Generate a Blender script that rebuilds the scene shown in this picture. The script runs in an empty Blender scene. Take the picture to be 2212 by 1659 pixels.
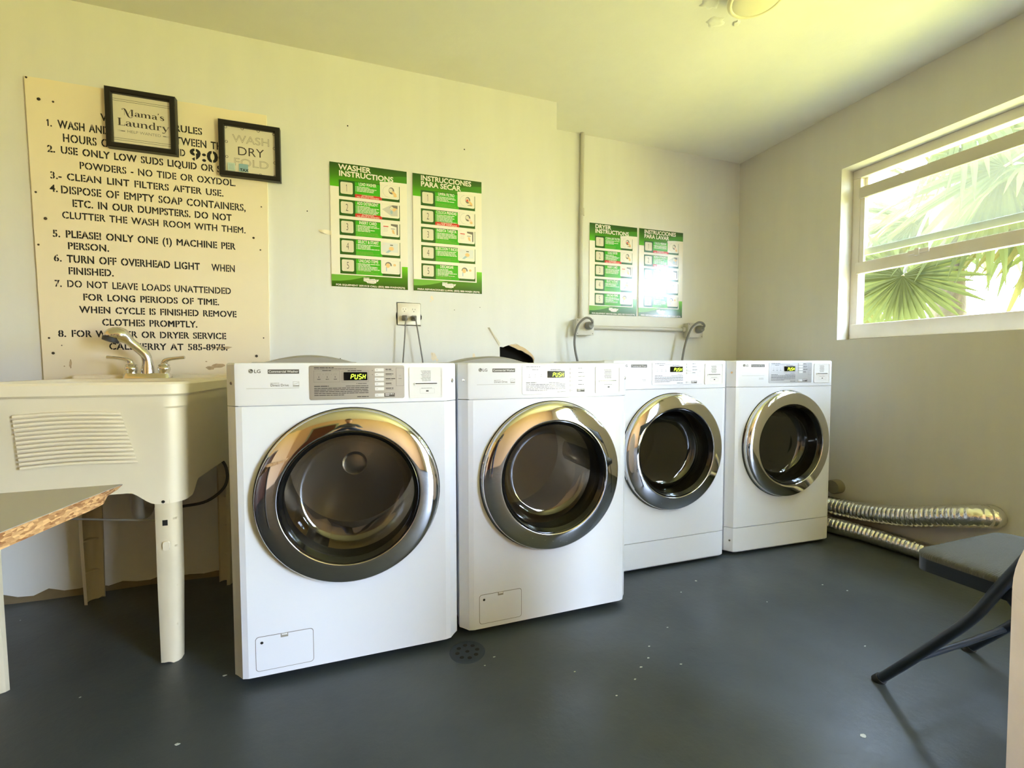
import bpy, bmesh, math, random
from mathutils import Vector, Matrix
random.seed(7)
D = bpy.data
SC = bpy.context.scene
COL = SC.collection
PI = math.pi

def lin(r, g, b):
    f = lambda c: (c/255/12.92) if c/255 <= .04045 else ((c/255+.055)/1.055)**2.4
    return (f(r), f(g), f(b), 1)

# ------------------------------------------------------------------ camera
cam_d = D.cameras.new('camera'); cam = D.objects.new('camera', cam_d); COL.objects.link(cam)
cr = Vector((0.94641501, -0.32294872, -0.00165759)); cu = Vector((0.01519519, 0.03940204, 0.99910789)); cf = Vector((0.3225953, 0.9455959, -0.04219795))
M = Matrix((cr, cu, -cf)).transposed().to_4x4(); M.translation = Vector((0, 0, .9651347))
cam.matrix_world = M
cam_d.sensor_width = 36; cam_d.sensor_fit = 'HORIZONTAL'; cam_d.lens = 949.3966/2212*36
cam_d.clip_start = .02; cam_d.clip_end = 200
SC.camera = cam
# ------------------------------------------------------------------ view
SC.view_settings.view_transform = 'Standard'; SC.view_settings.look = 'None'
SC.view_settings.gamma = 1; SC.view_settings.use_curve_mapping = False
SC.view_settings.exposure = 2.15
SC.cycles.use_denoising = True
SC.cycles.max_bounces = 10; SC.cycles.diffuse_bounces = 5; SC.cycles.glossy_bounces = 5
SC.cycles.transparent_max_bounces = 16; SC.cycles.transmission_bounces = 6
SC.cycles.sample_clamp_indirect = 8; SC.cycles.caustics_reflective = False; SC.cycles.caustics_refractive = False
SC.cycles.use_adaptive_sampling = False
# ------------------------------------------------------------------ sky: cool daylight above, sunlit yellow-green ground below the horizon
W = D.worlds.new('daylight'); SC.world = W; W.use_nodes = True
nt = W.node_tree; nt.nodes.clear()
o_ = nt.nodes.new('ShaderNodeOutputWorld'); bg = nt.nodes.new('ShaderNodeBackground')
tc = nt.nodes.new('ShaderNodeTexCoord'); sx = nt.nodes.new('ShaderNodeSeparateXYZ'); rp = nt.nodes.new('ShaderNodeValToRGB'); mr = nt.nodes.new('ShaderNodeMapRange')
nt.links.new(tc.outputs['Generated'], sx.inputs[0]); nt.links.new(sx.outputs['Z'], mr.inputs['Value'])
mr.inputs['From Min'].default_value = -1; mr.inputs['From Max'].default_value = 1
nt.links.new(mr.outputs[0], rp.inputs[0]); nt.links.new(rp.outputs[0], bg.inputs[0]); nt.links.new(bg.outputs[0], o_.inputs[0])
el = rp.color_ramp.elements
el[0].position = 0; el[0].color = (.60, .60, .18, 1)
el[1].position = 1; el[1].color = (.90, 1.2, 1.75, 1)
e = el.new(.46); e.color = (.96, .95, .31, 1)
e = el.new(.50); e.color = (1.12, 1.22, 1.1, 1)
e = el.new(.55); e.color = (1.25, 1.52, 2.0, 1)
bg.inputs[1].default_value = 7.5
# ------------------------------------------------------------------ sun (falls on the palms from over the roof)
sd = D.lights.new('sun', 'SUN'); sun = D.objects.new('sun', sd); COL.objects.link(sun)
sd.energy = 5; sd.angle = .01; sd.color = (1, .93, .75)
sun.rotation_euler = Vector((.30, .45, -.84)).to_track_quat('-Z', 'Y').to_euler(); sun.location = (0, 0, 8)
# ------------------------------------------------------------------ where the daylight enters: portals in the window and the doorway
RX = 2.661; YL = 2.324; YR = 2.584; ZC = 2.447; XE = 1.062; LX = -2.3; RY = -3.1
WY0, WY1, WZ0, WZ1 = .25, 1.848, 1.112, 2.102      # window opening
DY0, DY1, DZ1 = -2.60, -1.25, 2.15                  # doorway in the right-hand wall, behind the camera
def portal(name, loc, w, h, d):
    l = D.lights.new(name, 'AREA'); l.shape = 'RECTANGLE'; l.size = w; l.size_y = h; l.cycles.is_portal = True
    o = D.objects.new(name, l); COL.objects.link(o); o.location = loc; o.rotation_euler = Vector(d).to_track_quat('-Z', 'Z' if abs(d[2]) < .9 else 'Y').to_euler()
portal('window_daylight', (RX+.17, (WY0+WY1)/2, (WZ0+WZ1)/2), WY1-WY0, WZ1-WZ0, (-1, 0, 0))
portal('doorway_daylight', (RX+.17, (DY0+DY1)/2, DZ1/2), DY1-DY0, DZ1, (-1, 0, 0))

# ================================================================== materials
MATS = {}
def mat(name, col, rough=.5, metal=0, spec=.5, coat=0, bump=0, bscale=60, var=0, vscale=5, emit=None, estr=0, crough=.05, sheen=0, trans=0):
    if name in MATS: return MATS[name]
    m = D.materials.new(name); m.use_nodes = True; n = m.node_tree; b = n.nodes['Principled BSDF']; L = n.links.new
    b.inputs['Base Color'].default_value = col; b.inputs['Roughness'].default_value = rough; b.inputs['Metallic'].default_value = metal
    b.inputs['Specular IOR Level'].default_value = spec; b.inputs['Coat Weight'].default_value = coat; b.inputs['Coat Roughness'].default_value = crough
    if emit: b.inputs['Emission Color'].default_value = emit; b.inputs['Emission Strength'].default_value = estr
    t = n.nodes.new('ShaderNodeTexCoord')
    if var or bump:
        ns = n.nodes.new('ShaderNodeTexNoise'); ns.inputs['Scale'].default_value = vscale; ns.inputs['Detail'].default_value = 5; L(t.outputs['Object'], ns.inputs['Vector'])
    if var:
        hs = n.nodes.new('ShaderNodeMixRGB'); hs.blend_type = 'MULTIPLY'; hs.inputs[0].default_value = 1
        hs.inputs[1].default_value = col
        r = n.nodes.new('ShaderNodeMapRange'); r.inputs['To Min'].default_value = 1-var; r.inputs['To Max'].default_value = 1+var*.5; L(ns.outputs['Fac'], r.inputs['Value'])
        L(r.outputs[0], hs.inputs[2]); L(hs.outputs[0], b.inputs['Base Color'])
    if bump:
        n2 = n.nodes.new('ShaderNodeTexNoise'); n2.inputs['Scale'].default_value = bscale; n2.inputs['Detail'].default_value = 4; L(t.outputs['Object'], n2.inputs['Vector'])
        bp = n.nodes.new('ShaderNodeBump'); bp.inputs['Strength'].default_value = bump; bp.inputs['Distance'].default_value = .01
        L(n2.outputs['Fac'], bp.inputs['Height']); L(bp.outputs[0], b.inputs['Normal'])
    MATS[name] = m
    return m
def glassmat(name, tint, ior=1.5, rough=0.0, haze=0, hcol=(1, 1, 1, 1)):
    m = D.materials.new(name); m.use_nodes = True; n = m.node_tree; n.nodes.clear(); L = n.links.new
    out = n.nodes.new('ShaderNodeOutputMaterial'); tr = n.nodes.new('ShaderNodeBsdfTransparent'); gl = n.nodes.new('ShaderNodeBsdfGlossy'); fr = n.nodes.new('ShaderNodeMath'); mx = n.nodes.new('ShaderNodeMixShader')
    tr.inputs[0].default_value = tint; gl.inputs['Roughness'].default_value = rough; lw = n.nodes.new('ShaderNodeLayerWeight'); lw.inputs[0].default_value = .5; pw = n.nodes.new('ShaderNodeMath'); pw.operation = 'POWER'; pw.inputs[1].default_value = 5; L(lw.outputs['Facing'], pw.inputs[0])
    f0 = ((ior-1)/(ior+1))**2*2; fr.operation = 'MULTIPLY_ADD'; L(pw.outputs[0], fr.inputs[0]); fr.inputs[1].default_value = 1-f0; fr.inputs[2].default_value = f0; fr.use_clamp = True
    L(fr.outputs[0], mx.inputs[0]); L(tr.outputs[0], mx.inputs[1]); L(gl.outputs[0], mx.inputs[2])
    last = mx
    if haze:
        df = n.nodes.new('ShaderNodeBsdfTranslucent'); df.inputs[0].default_value = hcol; m2 = n.nodes.new('ShaderNodeMixShader'); m2.inputs[0].default_value = haze
        L(mx.outputs[0], m2.inputs[1]); L(df.outputs[0], m2.inputs[2]); last = m2
    L(last.outputs[0], out.inputs[0]); return m

def wallmat(name, col, streak=.05, bump=.25):
    m = mat(name, col, .62, spec=.35); n = m.node_tree; b = n.nodes['Principled BSDF']; L = n.links.new
    t = n.nodes.new('ShaderNodeTexCoord'); mp = n.nodes.new('ShaderNodeMapping'); mp.inputs['Scale'].default_value = (9, 9, 1.2); L(t.outputs['Object'], mp.inputs[0])
    n1 = n.nodes.new('ShaderNodeTexNoise'); n1.inputs['Scale'].default_value = 1.5; n1.inputs['Detail'].default_value = 6; L(mp.outputs[0], n1.inputs['Vector'])
    n2 = n.nodes.new('ShaderNodeTexNoise'); n2.inputs['Scale'].default_value = 14; n2.inputs['Detail'].default_value = 8; n2.inputs['Roughness'].default_value = .65; L(t.outputs['Object'], n2.inputs['Vector'])
    r = n.nodes.new('ShaderNodeMapRange'); r.inputs['To Min'].default_value = 1-streak; r.inputs['To Max'].default_value = 1+streak; L(n1.outputs['Fac'], r.inputs['Value'])
    mx = n.nodes.new('ShaderNodeMixRGB'); mx.blend_type = 'MULTIPLY'; mx.inputs[0].default_value = 1; mx.inputs[1].default_value = col; L(r.outputs[0], mx.inputs[2]); L(mx.outputs[0], b.inputs['Base Color'])
    bp = n.nodes.new('ShaderNodeBump'); bp.inputs['Strength'].default_value = bump; bp.inputs['Distance'].default_value = .004; L(n2.outputs['Fac'], bp.inputs['Height']); L(bp.outputs[0], b.inputs['Normal'])
    return m
def floormat():
    m = mat('painted_floor', lin(60, 66, 70), .38, spec=.5); n = m.node_tree; b = n.nodes['Principled BSDF']; L = n.links.new
    t = n.nodes.new('ShaderNodeTexCoord')
    def noise(s, d=5, r=.5):
        q = n.nodes.new('ShaderNodeTexNoise'); q.inputs['Scale'].default_value = s; q.inputs['Detail'].default_value = d; q.inputs['Roughness'].default_value = r; L(t.outputs['Object'], q.inputs['Vector']); return q
    a = noise(2.2, 6, .6); rp = n.nodes.new('ShaderNodeValToRGB'); L(a.outputs['Fac'], rp.inputs[0])
    rp.color_ramp.elements[0].position = .3; rp.color_ramp.elements[0].color = lin(56, 62, 67); rp.color_ramp.elements[1].position = .72; rp.color_ramp.elements[1].color = lin(72, 78, 80)
    # pale worn flecks of old paint
    v = n.nodes.new('ShaderNodeTexVoronoi'); v.inputs['Scale'].default_value = 9; L(t.outputs['Object'], v.inputs['Vector'])
    lt = n.nodes.new('ShaderNodeMath'); lt.operation = 'LESS_THAN'; lt.inputs[1].default_value = .033; L(v.outputs['Distance'], lt.inputs[0])
    sel = n.nodes.new('ShaderNodeSeparateColor'); L(v.outputs['Color'], sel.inputs[0]); g = n.nodes.new('ShaderNodeMath'); g.operation = 'GREATER_THAN'; g.inputs[1].default_value = .78; L(sel.outputs[0], g.inputs[0])
    mu = n.nodes.new('ShaderNodeMath'); mu.operation = 'MULTIPLY'; L(lt.outputs[0], mu.inputs[0]); L(g.outputs[0], mu.inputs[1])
    mx = n.nodes.new('ShaderNodeMixRGB'); L(mu.outputs[0], mx.inputs[0]); L(rp.outputs[0], mx.inputs[1]); mx.inputs[2].default_value = lin(190, 195, 190); L(mx.outputs[0], b.inputs['Base Color'])
    rr = n.nodes.new('ShaderNodeMapRange'); c = noise(5, 4); L(c.outputs['Fac'], rr.inputs['Value']); rr.inputs['To Min'].default_value = .28; rr.inputs['To Max'].default_value = .52; L(rr.outputs[0], b.inputs['Roughness'])
    d = noise(38, 6, .6); bp = n.nodes.new('ShaderNodeBump'); bp.inputs['Strength'].default_value = .22; bp.inputs['Distance'].default_value = .004; L(d.outputs['Fac'], bp.inputs['Height']); L(bp.outputs[0], b.inputs['Normal'])
    return m

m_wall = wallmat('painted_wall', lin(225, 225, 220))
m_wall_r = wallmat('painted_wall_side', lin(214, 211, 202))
m_rear = wallmat('peach_wall', lin(222, 188, 156))
m_ceil = wallmat('painted_ceiling', lin(228, 225, 212), .03, .35)
m_floor = floormat()
m_dark = mat('dark_void', lin(20, 18, 15), .9)
m_white = mat('white_enamel', lin(234, 237, 244), .28, spec=.5, coat=.3)
m_whitep = mat('white_plastic', lin(236, 236, 236), .4)
m_grey = mat('grey_plastic', lin(150, 146, 136), .45)
m_chrome = mat('chrome', (.66, .66, .67, 1), .045, 1)
m_chrome2 = mat('worn_chrome', (.72, .70, .67, 1), .16, 1)
m_steel = mat('drum_steel', (.55, .53, .5, 1), .28, 1)
m_silver = mat('silver_plate', (.55, .54, .52, 1), .45, 1)
m_black = mat('black_gloss', lin(14, 14, 15), .12)
m_rubber = mat('dark_rubber', lin(45, 45, 46), .55)
m_ink = mat('grey_ink', lin(70, 68, 66), .6)
m_inkl = mat('pale_ink', lin(140, 136, 130), .6)
m_badge = mat('badge_grey', lin(92, 88, 84), .5)
m_led = mat('led_green', lin(120, 160, 10), .5, emit=(.55, 1, .04, 1), estr=0.9)
m_dryin = mat('dryer_drum', lin(70, 72, 76), .4, .6)
m_glass = glassmat('door_glass', (.70, .67, .60, 1), 1.62)
m_pane = glassmat('window_glass', (.93, .96, .93, 1), 1.5, haze=.03, hcol=(.95, 1, .9, 1))
m_picglass = glassmat('picture_glass', (.97, .97, .97, 1), 1.45)
m_board = mat('board_paint', lin(240, 228, 200), .55, var=.05, vscale=4)
m_stencil = mat('stencil_paint', lin(28, 26, 26), .7)
m_frame = mat('black_frame', lin(15, 12, 10), .4)
m_paper = mat('white_paper', lin(240, 232, 212), .7)
m_tub = mat('tub_plastic', lin(233, 224, 200), .42, var=.05, vscale=6)
m_tubd = mat('tub_leg_plastic', lin(222, 211, 182), .5, var=.12, vscale=10)
m_lam = mat('grey_laminate', lin(172, 168, 160), .4)
m_navy = mat('navy_metal', lin(30, 38, 50), .35, coat=.2)
m_foil = mat('foil', (.80, .79, .76, 1), .17, 1, bump=.18, bscale=90)
m_alu = mat('painted_window_metal', lin(228, 222, 212), .5, var=.1, vscale=14)
m_cord = mat('grey_cord', lin(120, 118, 114), .5)
m_cordd = mat('dark_cord', lin(60, 58, 58), .5)
m_metalbox = mat('outlet_box_paint', lin(196, 192, 182), .4)
m_lamp = mat('lamp_plastic', lin(240, 232, 190), .35)

def oldwood():
    m = mat('particle_board', lin(200, 150, 100), .8); n = m.node_tree; b = n.nodes['Principled BSDF']; L = n.links.new
    t = n.nodes.new('ShaderNodeTexCoord'); v = n.nodes.new('ShaderNodeTexVoronoi'); v.inputs['Scale'].default_value = 190; mp = n.nodes.new('ShaderNodeMapping'); mp.inputs['Scale'].default_value = (.5, .5, 1.4)
    L(t.outputs['Object'], mp.inputs[0]); L(mp.outputs[0], v.inputs['Vector'])
    s = n.nodes.new('ShaderNodeSeparateColor'); L(v.outputs['Color'], s.inputs[0]); r = n.nodes.new('ShaderNodeValToRGB'); L(s.outputs[0], r.inputs[0])
    r.color_ramp.elements[0].color = lin(140, 92, 52); r.color_ramp.elements[1].color = lin(226, 182, 128); L(r.outputs[0], b.inputs['Base Color'])
    bp = n.nodes.new('ShaderNodeBump'); bp.inputs['Strength'].default_value = .6; bp.inputs['Distance'].default_value = .002; L(v.outputs['Distance'], bp.inputs['Height']); L(bp.outputs[0], b.inputs['Normal'])
    return m
m_osb = oldwood()
def fabric():
    m = mat('woven_seat', lin(92, 92, 88), .85); n = m.node_tree; b = n.nodes['Principled BSDF']; L = n.links.new
    t = n.nodes.new('ShaderNodeTexCoord'); w = n.nodes.new('ShaderNodeTexWave'); w.inputs['Scale'].default_value = 70; w.inputs['Distortion'].default_value = 3; w.inputs['Detail'].default_value = 3; w.inputs['Detail Scale'].default_value = 4; w.bands_direction = 'Y'
    L(t.outputs['Object'], w.inputs['Vector']); bp = n.nodes.new('ShaderNodeBump'); bp.inputs['Strength'].default_value = .5; bp.inputs['Distance'].default_value = .003; L(w.outputs['Fac'], bp.inputs['Height']); L(bp.outputs[0], b.inputs['Normal'])
    return m
m_seat = fabric()
# poster inks: glossy laminate
def ink(name, c): return mat('poster_'+name, lin(*c), .2, spec=.5, coat=.5, crough=.16)
p_white = ink('white', (243, 238, 225)); p_dgreen = ink('dark_green', (30, 88, 14)); p_green = ink('green', (58, 178, 20)); p_mgreen = ink('mid_green', (66, 138, 22)); p_lgreen = ink('light_green', (112, 178, 62))
p_red = ink('red', (214, 52, 40)); p_cream = ink('cream', (228, 222, 200)); p_ink = ink('ink', (60, 62, 50)); p_skin = ink('skin', (236, 196, 140)); p_grey = ink('grey', (120, 115, 110)); p_lgrey = ink('light_grey', (205, 203, 196)); p_pink = ink('pink', (244, 216, 200)); p_blue = ink('blue', (165, 192, 205)); p_hdr = ink('header', (40, 100, 8))

def milky(name, c):
    m = D.materials.new(name); m.use_nodes = True; n = m.node_tree; n.nodes.clear(); L = n.links.new
    out = n.nodes.new('ShaderNodeOutputMaterial'); a = n.nodes.new('ShaderNodeBsdfDiffuse'); b = n.nodes.new('ShaderNodeBsdfTranslucent'); g = n.nodes.new('ShaderNodeBsdfGlossy'); mx = n.nodes.new('ShaderNodeMixShader'); m2 = n.nodes.new('ShaderNodeMixShader'); mx.inputs[0].default_value = .5; m2.inputs[0].default_value = .05; g.inputs['Roughness'].default_value = .35
    t = n.nodes.new('ShaderNodeTexCoord'); ns = n.nodes.new('ShaderNodeTexNoise'); ns.inputs['Scale'].default_value = 25; L(t.outputs['Object'], ns.inputs[0]); mm = n.nodes.new('ShaderNodeMixRGB'); L(ns.outputs['Fac'], mm.inputs[0]); mm.inputs[1].default_value = c; mm.inputs[2].default_value = tuple(q*.94 for q in c[:3])+(1,)
    L(mm.outputs[0], a.inputs[0]); L(mm.outputs[0], b.inputs[0]); L(a.outputs[0], mx.inputs[1]); L(b.outputs[0], mx.inputs[2]); L(mx.outputs[0], m2.inputs[1]); L(g.outputs[0], m2.inputs[2]); L(m2.outputs[0], out.inputs[0]); return m
def leafmat(name, c, tr):
    m = D.materials.new(name); m.use_nodes = True; n = m.node_tree; n.nodes.clear(); L = n.links.new
    out = n.nodes.new('ShaderNodeOutputMaterial'); a = n.nodes.new('ShaderNodeBsdfDiffuse'); b = n.nodes.new('ShaderNodeBsdfTranslucent'); mx = n.nodes.new('ShaderNodeMixShader'); mx.inputs[0].default_value = .5
    t = n.nodes.new('ShaderNodeTexCoord'); ns = n.nodes.new('ShaderNodeTexNoise'); ns.inputs['Scale'].default_value = 3; L(t.outputs['Object'], ns.inputs[0])
    for sh, cc in ((a, c), (b, tr)):
        mm = n.nodes.new('ShaderNodeMixRGB'); L(ns.outputs['Fac'], mm.inputs[0]); mm.inputs[1].default_value = cc; mm.inputs[2].default_value = tuple(min(1, q*1.35) for q in cc[:3])+(1,); L(mm.outputs[0], sh.inputs[0])
    L(a.outputs[0], mx.inputs[1]); L(b.outputs[0], mx.inputs[2]); L(mx.outputs[0], out.inputs[0]); return m
m_palm = leafmat('palm_leaf', (.040, .046, .020, 1), (.050, .060, .022, 1))
m_palm2 = leafmat('palm_leaf_yellow', (.070, .066, .026, 1), (.085, .082, .030, 1))
m_stalk = mat('palm_stalk', (.07, .06, .025, 1), .7)
m_trunk = mat('palm_trunk', (.05, .04, .025, 1), .9, bump=.8, bscale=20)
m_bush = leafmat('bush_leaf', (.080, .075, .022, 1), (.10, .095, .026, 1))

# ================================================================== mesh helpers
class MB:
    def __init__(s): s.v = []; s.f = []; s.m = []; s.mats = []
    def mi(s, m):
        if m is None: return 0
        if m not in s.mats: s.mats.append(m)
        return s.mats.index(m)
    def add(s, vs, fs, m=None):
        o = len(s.v); k = s.mi(m); s.v += [tuple(v) for v in vs]; s.f += [tuple(i+o for i in f) for f in fs]; s.m += [k]*len(fs)
    def box(s, x0, x1, y0, y1, z0, z1, m=None):
        s.add([(x0, y0, z0), (x1, y0, z0), (x1, y1, z0), (x0, y1, z0), (x0, y0, z1), (x1, y0, z1), (x1, y1, z1), (x0, y1, z1)],
              [(0, 3, 2, 1), (4, 5, 6, 7), (0, 1, 5, 4), (1, 2, 6, 5), (2, 3, 7, 6), (3, 0, 4, 7)], m)
    def loft(s, loops, m=None, cap0=True, cap1=True, close=True):
        n = len(loops[0]); vs = [p for l in loops for p in l]; fs = []
        for i in range(len(loops)-1):
            for j in range(n if close else n-1):
                k = (j+1) % n; fs.append((i*n+j, i*n+k, (i+1)*n+k, (i+1)*n+j))
        if cap0: fs.append(tuple(range(n-1, -1, -1)))
        if cap1: fs.append(tuple(range((len(loops)-1)*n, len(loops)*n)))
        s.add(vs, fs, m)
    def tube(s, pts, r, n=10, m=None, cap=True):
        pts = [Vector(p) for p in pts]; loops = []; up = Vector((0, 0, 1)); prev = None
        for i, p in enumerate(pts):
            t = (pts[min(i+1, len(pts)-1)]-pts[max(i-1, 0)]).normalized()
            if prev is None: a = t.orthogonal().normalized()
            else: a = (prev - t*prev.dot(t)).normalized()
            prev = a; b = t.cross(a); rr = r[i] if isinstance(r, (list, tuple)) else r
            loops.append([p+(a*math.cos(2*PI*k/n)+b*math.sin(2*PI*k/n))*rr for k in range(n)])
        s.loft(loops, m, cap, cap)
    def lathe(s, prof, c=(0, 0, 0), axis='y', n=64, m=None, a0=0, a1=2*PI):
        full = abs(a1-a0-2*PI) < 1e-6; N = n if full else n+1; loops = []
        for r, d in prof:
            l = []
            for k in range(N):
                a = a0+(a1-a0)*k/n; u, w = r*math.cos(a), r*math.sin(a)
                l.append((c[0]+u, c[1]-d, c[2]+w) if axis == 'y' else (c[0]+u, c[1]+w, c[2]+d) if axis == 'z' else (c[0]+d, c[1]+u, c[2]+w))
            loops.append(l)
        s.loft(loops, m, False, False, full)
    def disc(s, r, c, axis='y', n=48, m=None):
        P = []
        for k in range(n):
            a = 2*PI*k/n; u, w = r*math.cos(a), r*math.sin(a)
            P.append((c[0]+u, c[1], c[2]+w) if axis == 'y' else (c[0]+u, c[1]+w, c[2]) if axis == 'z' else (c[0], c[1]+u, c[2]+w))
        s.add(P, [tuple(range(n))], m)
    def poly(s, pts, m=None): s.add(pts, [tuple(range(len(pts)))], m)
    def prism(s, pts, d, m=None):           # polygon extruded by the vector d
        d = Vector(d); a = [Vector(p) for p in pts]; s.loft([a, [p+d for p in a]], m)
    def obj(s, name, m=None, parent=None, smooth=None, bevel=0, seg=2, loc=None, rot=None, recalc=True):
        me = D.meshes.new(name); me.from_pydata(s.v, [], s.f)
        for q in (s.mats or [m]): me.materials.append(q)
        if s.mats:
            me.polygons.foreach_set('material_index', s.m)
        if recalc:
            b = bmesh.new(); b.from_mesh(me); bmesh.ops.recalc_face_normals(b, faces=b.faces); b.to_mesh(me); b.free()
        if smooth is not None:
            me.polygons.foreach_set('use_smooth', [True]*len(me.polygons)); me.set_sharp_from_angle(angle=math.radians(smooth))
        me.update(); o = D.objects.new(name, me); COL.objects.link(o)
        if parent: o.parent = parent
        if loc: o.location = loc
        if rot: o.rotation_euler = rot
        if bevel:
            bm = o.modifiers.new('bevel', 'BEVEL'); bm.width = bevel; bm.segments = seg; bm.limit_method = 'ANGLE'; bm.angle_limit = math.radians(40); bm.harden_normals = False
            if smooth is None: me.polygons.foreach_set('use_smooth', [True]*len(me.polygons)); me.set_sharp_from_angle(angle=math.radians(35))
        return o
def tag(o, label=None, cat=None, group=None, kind=None):
    if label: o['label'] = label
    if cat: o['category'] = cat
    if group: o['group'] = group
    if kind: o['kind'] = kind
    return o
def empty(name, loc, rz=0):
    o = D.objects.new(name, None); COL.objects.link(o); o.location = loc; o.rotation_euler = (0, 0, rz); o.empty_display_size = .1; return o
def dup(o, parent=None):
    c = o.copy(); COL.objects.link(c); c.parent = parent
    for ch in list(o.children): dup(ch, c)
    return c
def struct(o): o['kind'] = 'structure'; return o
def rrect(x0, x1, z0, z1, r, n=5):
    P = []
    for cx, cz, a in ((x1-r, z1-r, 0), (x0+r, z1-r, 90), (x0+r, z0+r, 180), (x1-r, z0+r, 270)):
        for k in range(n+1):
            t = math.radians(a+90*k/n); P.append((cx+r*math.cos(t), cz+r*math.sin(t)))
    return P
def holed(outer, holes, y):
    """flat polygon with holes in the plane y, as (verts, faces)"""
    b = bmesh.new(); E = []
    for lp in [outer]+holes:
        vs = [b.verts.new((p[0], y, p[1])) for p in lp]
        E += [b.edges.new((vs[i], vs[(i+1) % len(vs)])) for i in range(len(vs))]
    bmesh.ops.triangle_fill(b, use_beauty=True, use_dissolve=False, edges=E)
    b.verts.index_update(); V = [tuple(v.co) for v in b.verts]; F = [tuple(v.index for v in f.verts) for f in b.faces]; b.free()
    return V, F
def circ(cx, cz, r, n=64): return [(cx+r*math.cos(2*PI*k/n), cz+r*math.sin(2*PI*k/n)) for k in range(n)]
def bez(pts, n=8):
    """smooth curve through points (Catmull-Rom)"""
    P = [Vector(p) for p in pts]; P = [2*P[0]-P[1]]+P+[2*P[-1]-P[-2]]; out = []
    for i in range(1, len(P)-2):
        a, b, c, d = P[i-1:i+3]
        for k in range(n):
            t = k/n; out.append(.5*((2*b)+(c-a)*t+(2*a-5*b+4*c-d)*t*t+(3*b-a-3*c+d)*t**3))
    out.append(P[-2]); return out

# ------------------------------------------------------------------ lettering
_g = {}
def _font_mesh(body, bold):
    c = D.curves.new('t', 'FONT'); c.body = body; c.size = 1; c.offset = bold; c.resolution_u = 3
    o = D.objects.new('t', c); me = D.meshes.new_from_object(o); V = [tuple(v.co) for v in me.vertices]; F = [tuple(p.vertices) for p in me.polygons]
    D.objects.remove(o); D.curves.remove(c); D.meshes.remove(me); return V, F
def _maxx(body, bold): return max(v[0] for v in _font_mesh(body, bold)[0])
_cap = {}
def glyph(ch, bold=0, sten=False):
    k = (ch, bold, sten)
    if k in _g: return _g[k]
    if bold not in _cap: _cap[bold] = (max(v[1] for v in _font_mesh('H', 0)[0]), _maxx('|', bold))
    adv = _maxx(ch+'|', bold)-_cap[bold][1]
    if ch == '1':
        c_ = _cap[bold][0]; t = .045+max(0, bold); adv = .40; V = [(.22-t, 0, 0), (.22+t, 0, 0), (.22+t, c_, 0), (.22-t, c_, 0), (.07, c_*.86, 0), (.07, c_*.86-2*t, 0), (.22-t, c_-2*t, 0)]; F = [(0, 1, 2, 6), (2, 3, 6), (3, 4, 5, 6)]
    elif ch == 'M':
        V0, F0 = _font_mesh('M', 0); V, F = [], []; nb = 5 if bold > 0 else 1
        for q in range(nb):
            o = len(V); dx = bold*(q-(nb-1)/2)/max(1, (nb-1)/2); V += [(v[0]+dx, v[1], q*.006) for v in V0]; F += [tuple(i+o for i in f) for f in F0]
    else: V, F = ([], []) if ch == ' ' else _font_mesh(ch, min(bold, .028))
    if sten and ch not in ' .,-:!()1ILTYVX4MWK' and V:
        x0 = min(v[0] for v in V); x1 = max(v[0] for v in V); t = .36 if ch in 'DRPBNEFKH' else .5
        if ch in 'M': t = .27
        cx = x0+(x1-x0)*t; gw = .027
        if ch in 'DRPBEFN': cx = x0+.155+bold
        b = bmesh.new(); vs = [b.verts.new(v) for v in V]
        for f in F:
            try: b.faces.new([vs[i] for i in f])
            except ValueError: pass
        for q in (cx-gw, cx+gw): bmesh.ops.bisect_plane(b, geom=b.verts[:]+b.edges[:]+b.faces[:], plane_co=(q, 0, 0), plane_no=(1, 0, 0))
        dl = [f for f in b.faces if cx-gw < f.calc_center_median().x < cx+gw]
        bmesh.ops.delete(b, geom=dl, context='FACES'); b.verts.index_update()
        V = [tuple(v.co) for v in b.verts]; F = [tuple(v.index for v in f.verts) for f in b.faces]; b.free()
    _g[k] = (V, F, adv); return _g[k]
def text(mb, s, x0, z, cap, y, m=None, width=None, bold=0, sten=False, align='l', track=0):
    """lettering on a plane that faces -y; returns its width"""
    glyph('H', bold); k = cap/_cap[bold][0]; gl = [glyph(c, bold, sten) for c in s]
    if sten: gl = [(g[0], g[1], g[2]*(1.5 if not g[0] else 1.04)) for g in gl]
    raw = sum(g[2]+track for g in gl)*k; sx_ = 1 if not width else width/raw; wd = raw*sx_
    x = x0 - (wd/2 if align == 'c' else wd if align == 'r' else 0)
    for V, F, adv in gl:
        if V: mb.add([(x+v[0]*k*sx_, y-v[2]*k, z+v[1]*k) for v in V], F, m)
        x += (adv+track)*k*sx_
    return wd
def wordbars(mb, x0, x1, z, h, y, m, rnd, full=.9):
    """a line of print too small to read: dashes the length of words"""
    x = x0; end = x0+(x1-x0)*full
    while x < end-.002:
        w = min(rnd.uniform(.008, .024)*(h/.0035)**.5, end-x); mb.add([(x, y, z), (x+w, y, z), (x+w, y, z+h), (x, y, z+h)], [(0, 1, 2, 3)], m); x += w+h*.55
def rect(mb, x0, x1, z0, z1, y, m=None): mb.add([(x0, y, z0), (x1, y, z0), (x1, y, z1), (x0, y, z1)], [(0, 1, 2, 3)], m)
def rr(mb, x0, x1, z0, z1, r, y, m=None): mb.poly([(p[0], y, p[1]) for p in rrect(x0, x1, z0, z1, r)], m)
def outline(mb, x0, x1, z0, z1, t, y, m=None):
    rect(mb, x0, x1, z0, z0+t, y, m); rect(mb, x0, x1, z1-t, z1, y, m); rect(mb, x0, x0+t, z0, z1, y, m); rect(mb, x1-t, x1, z0, z1, y, m)
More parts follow.
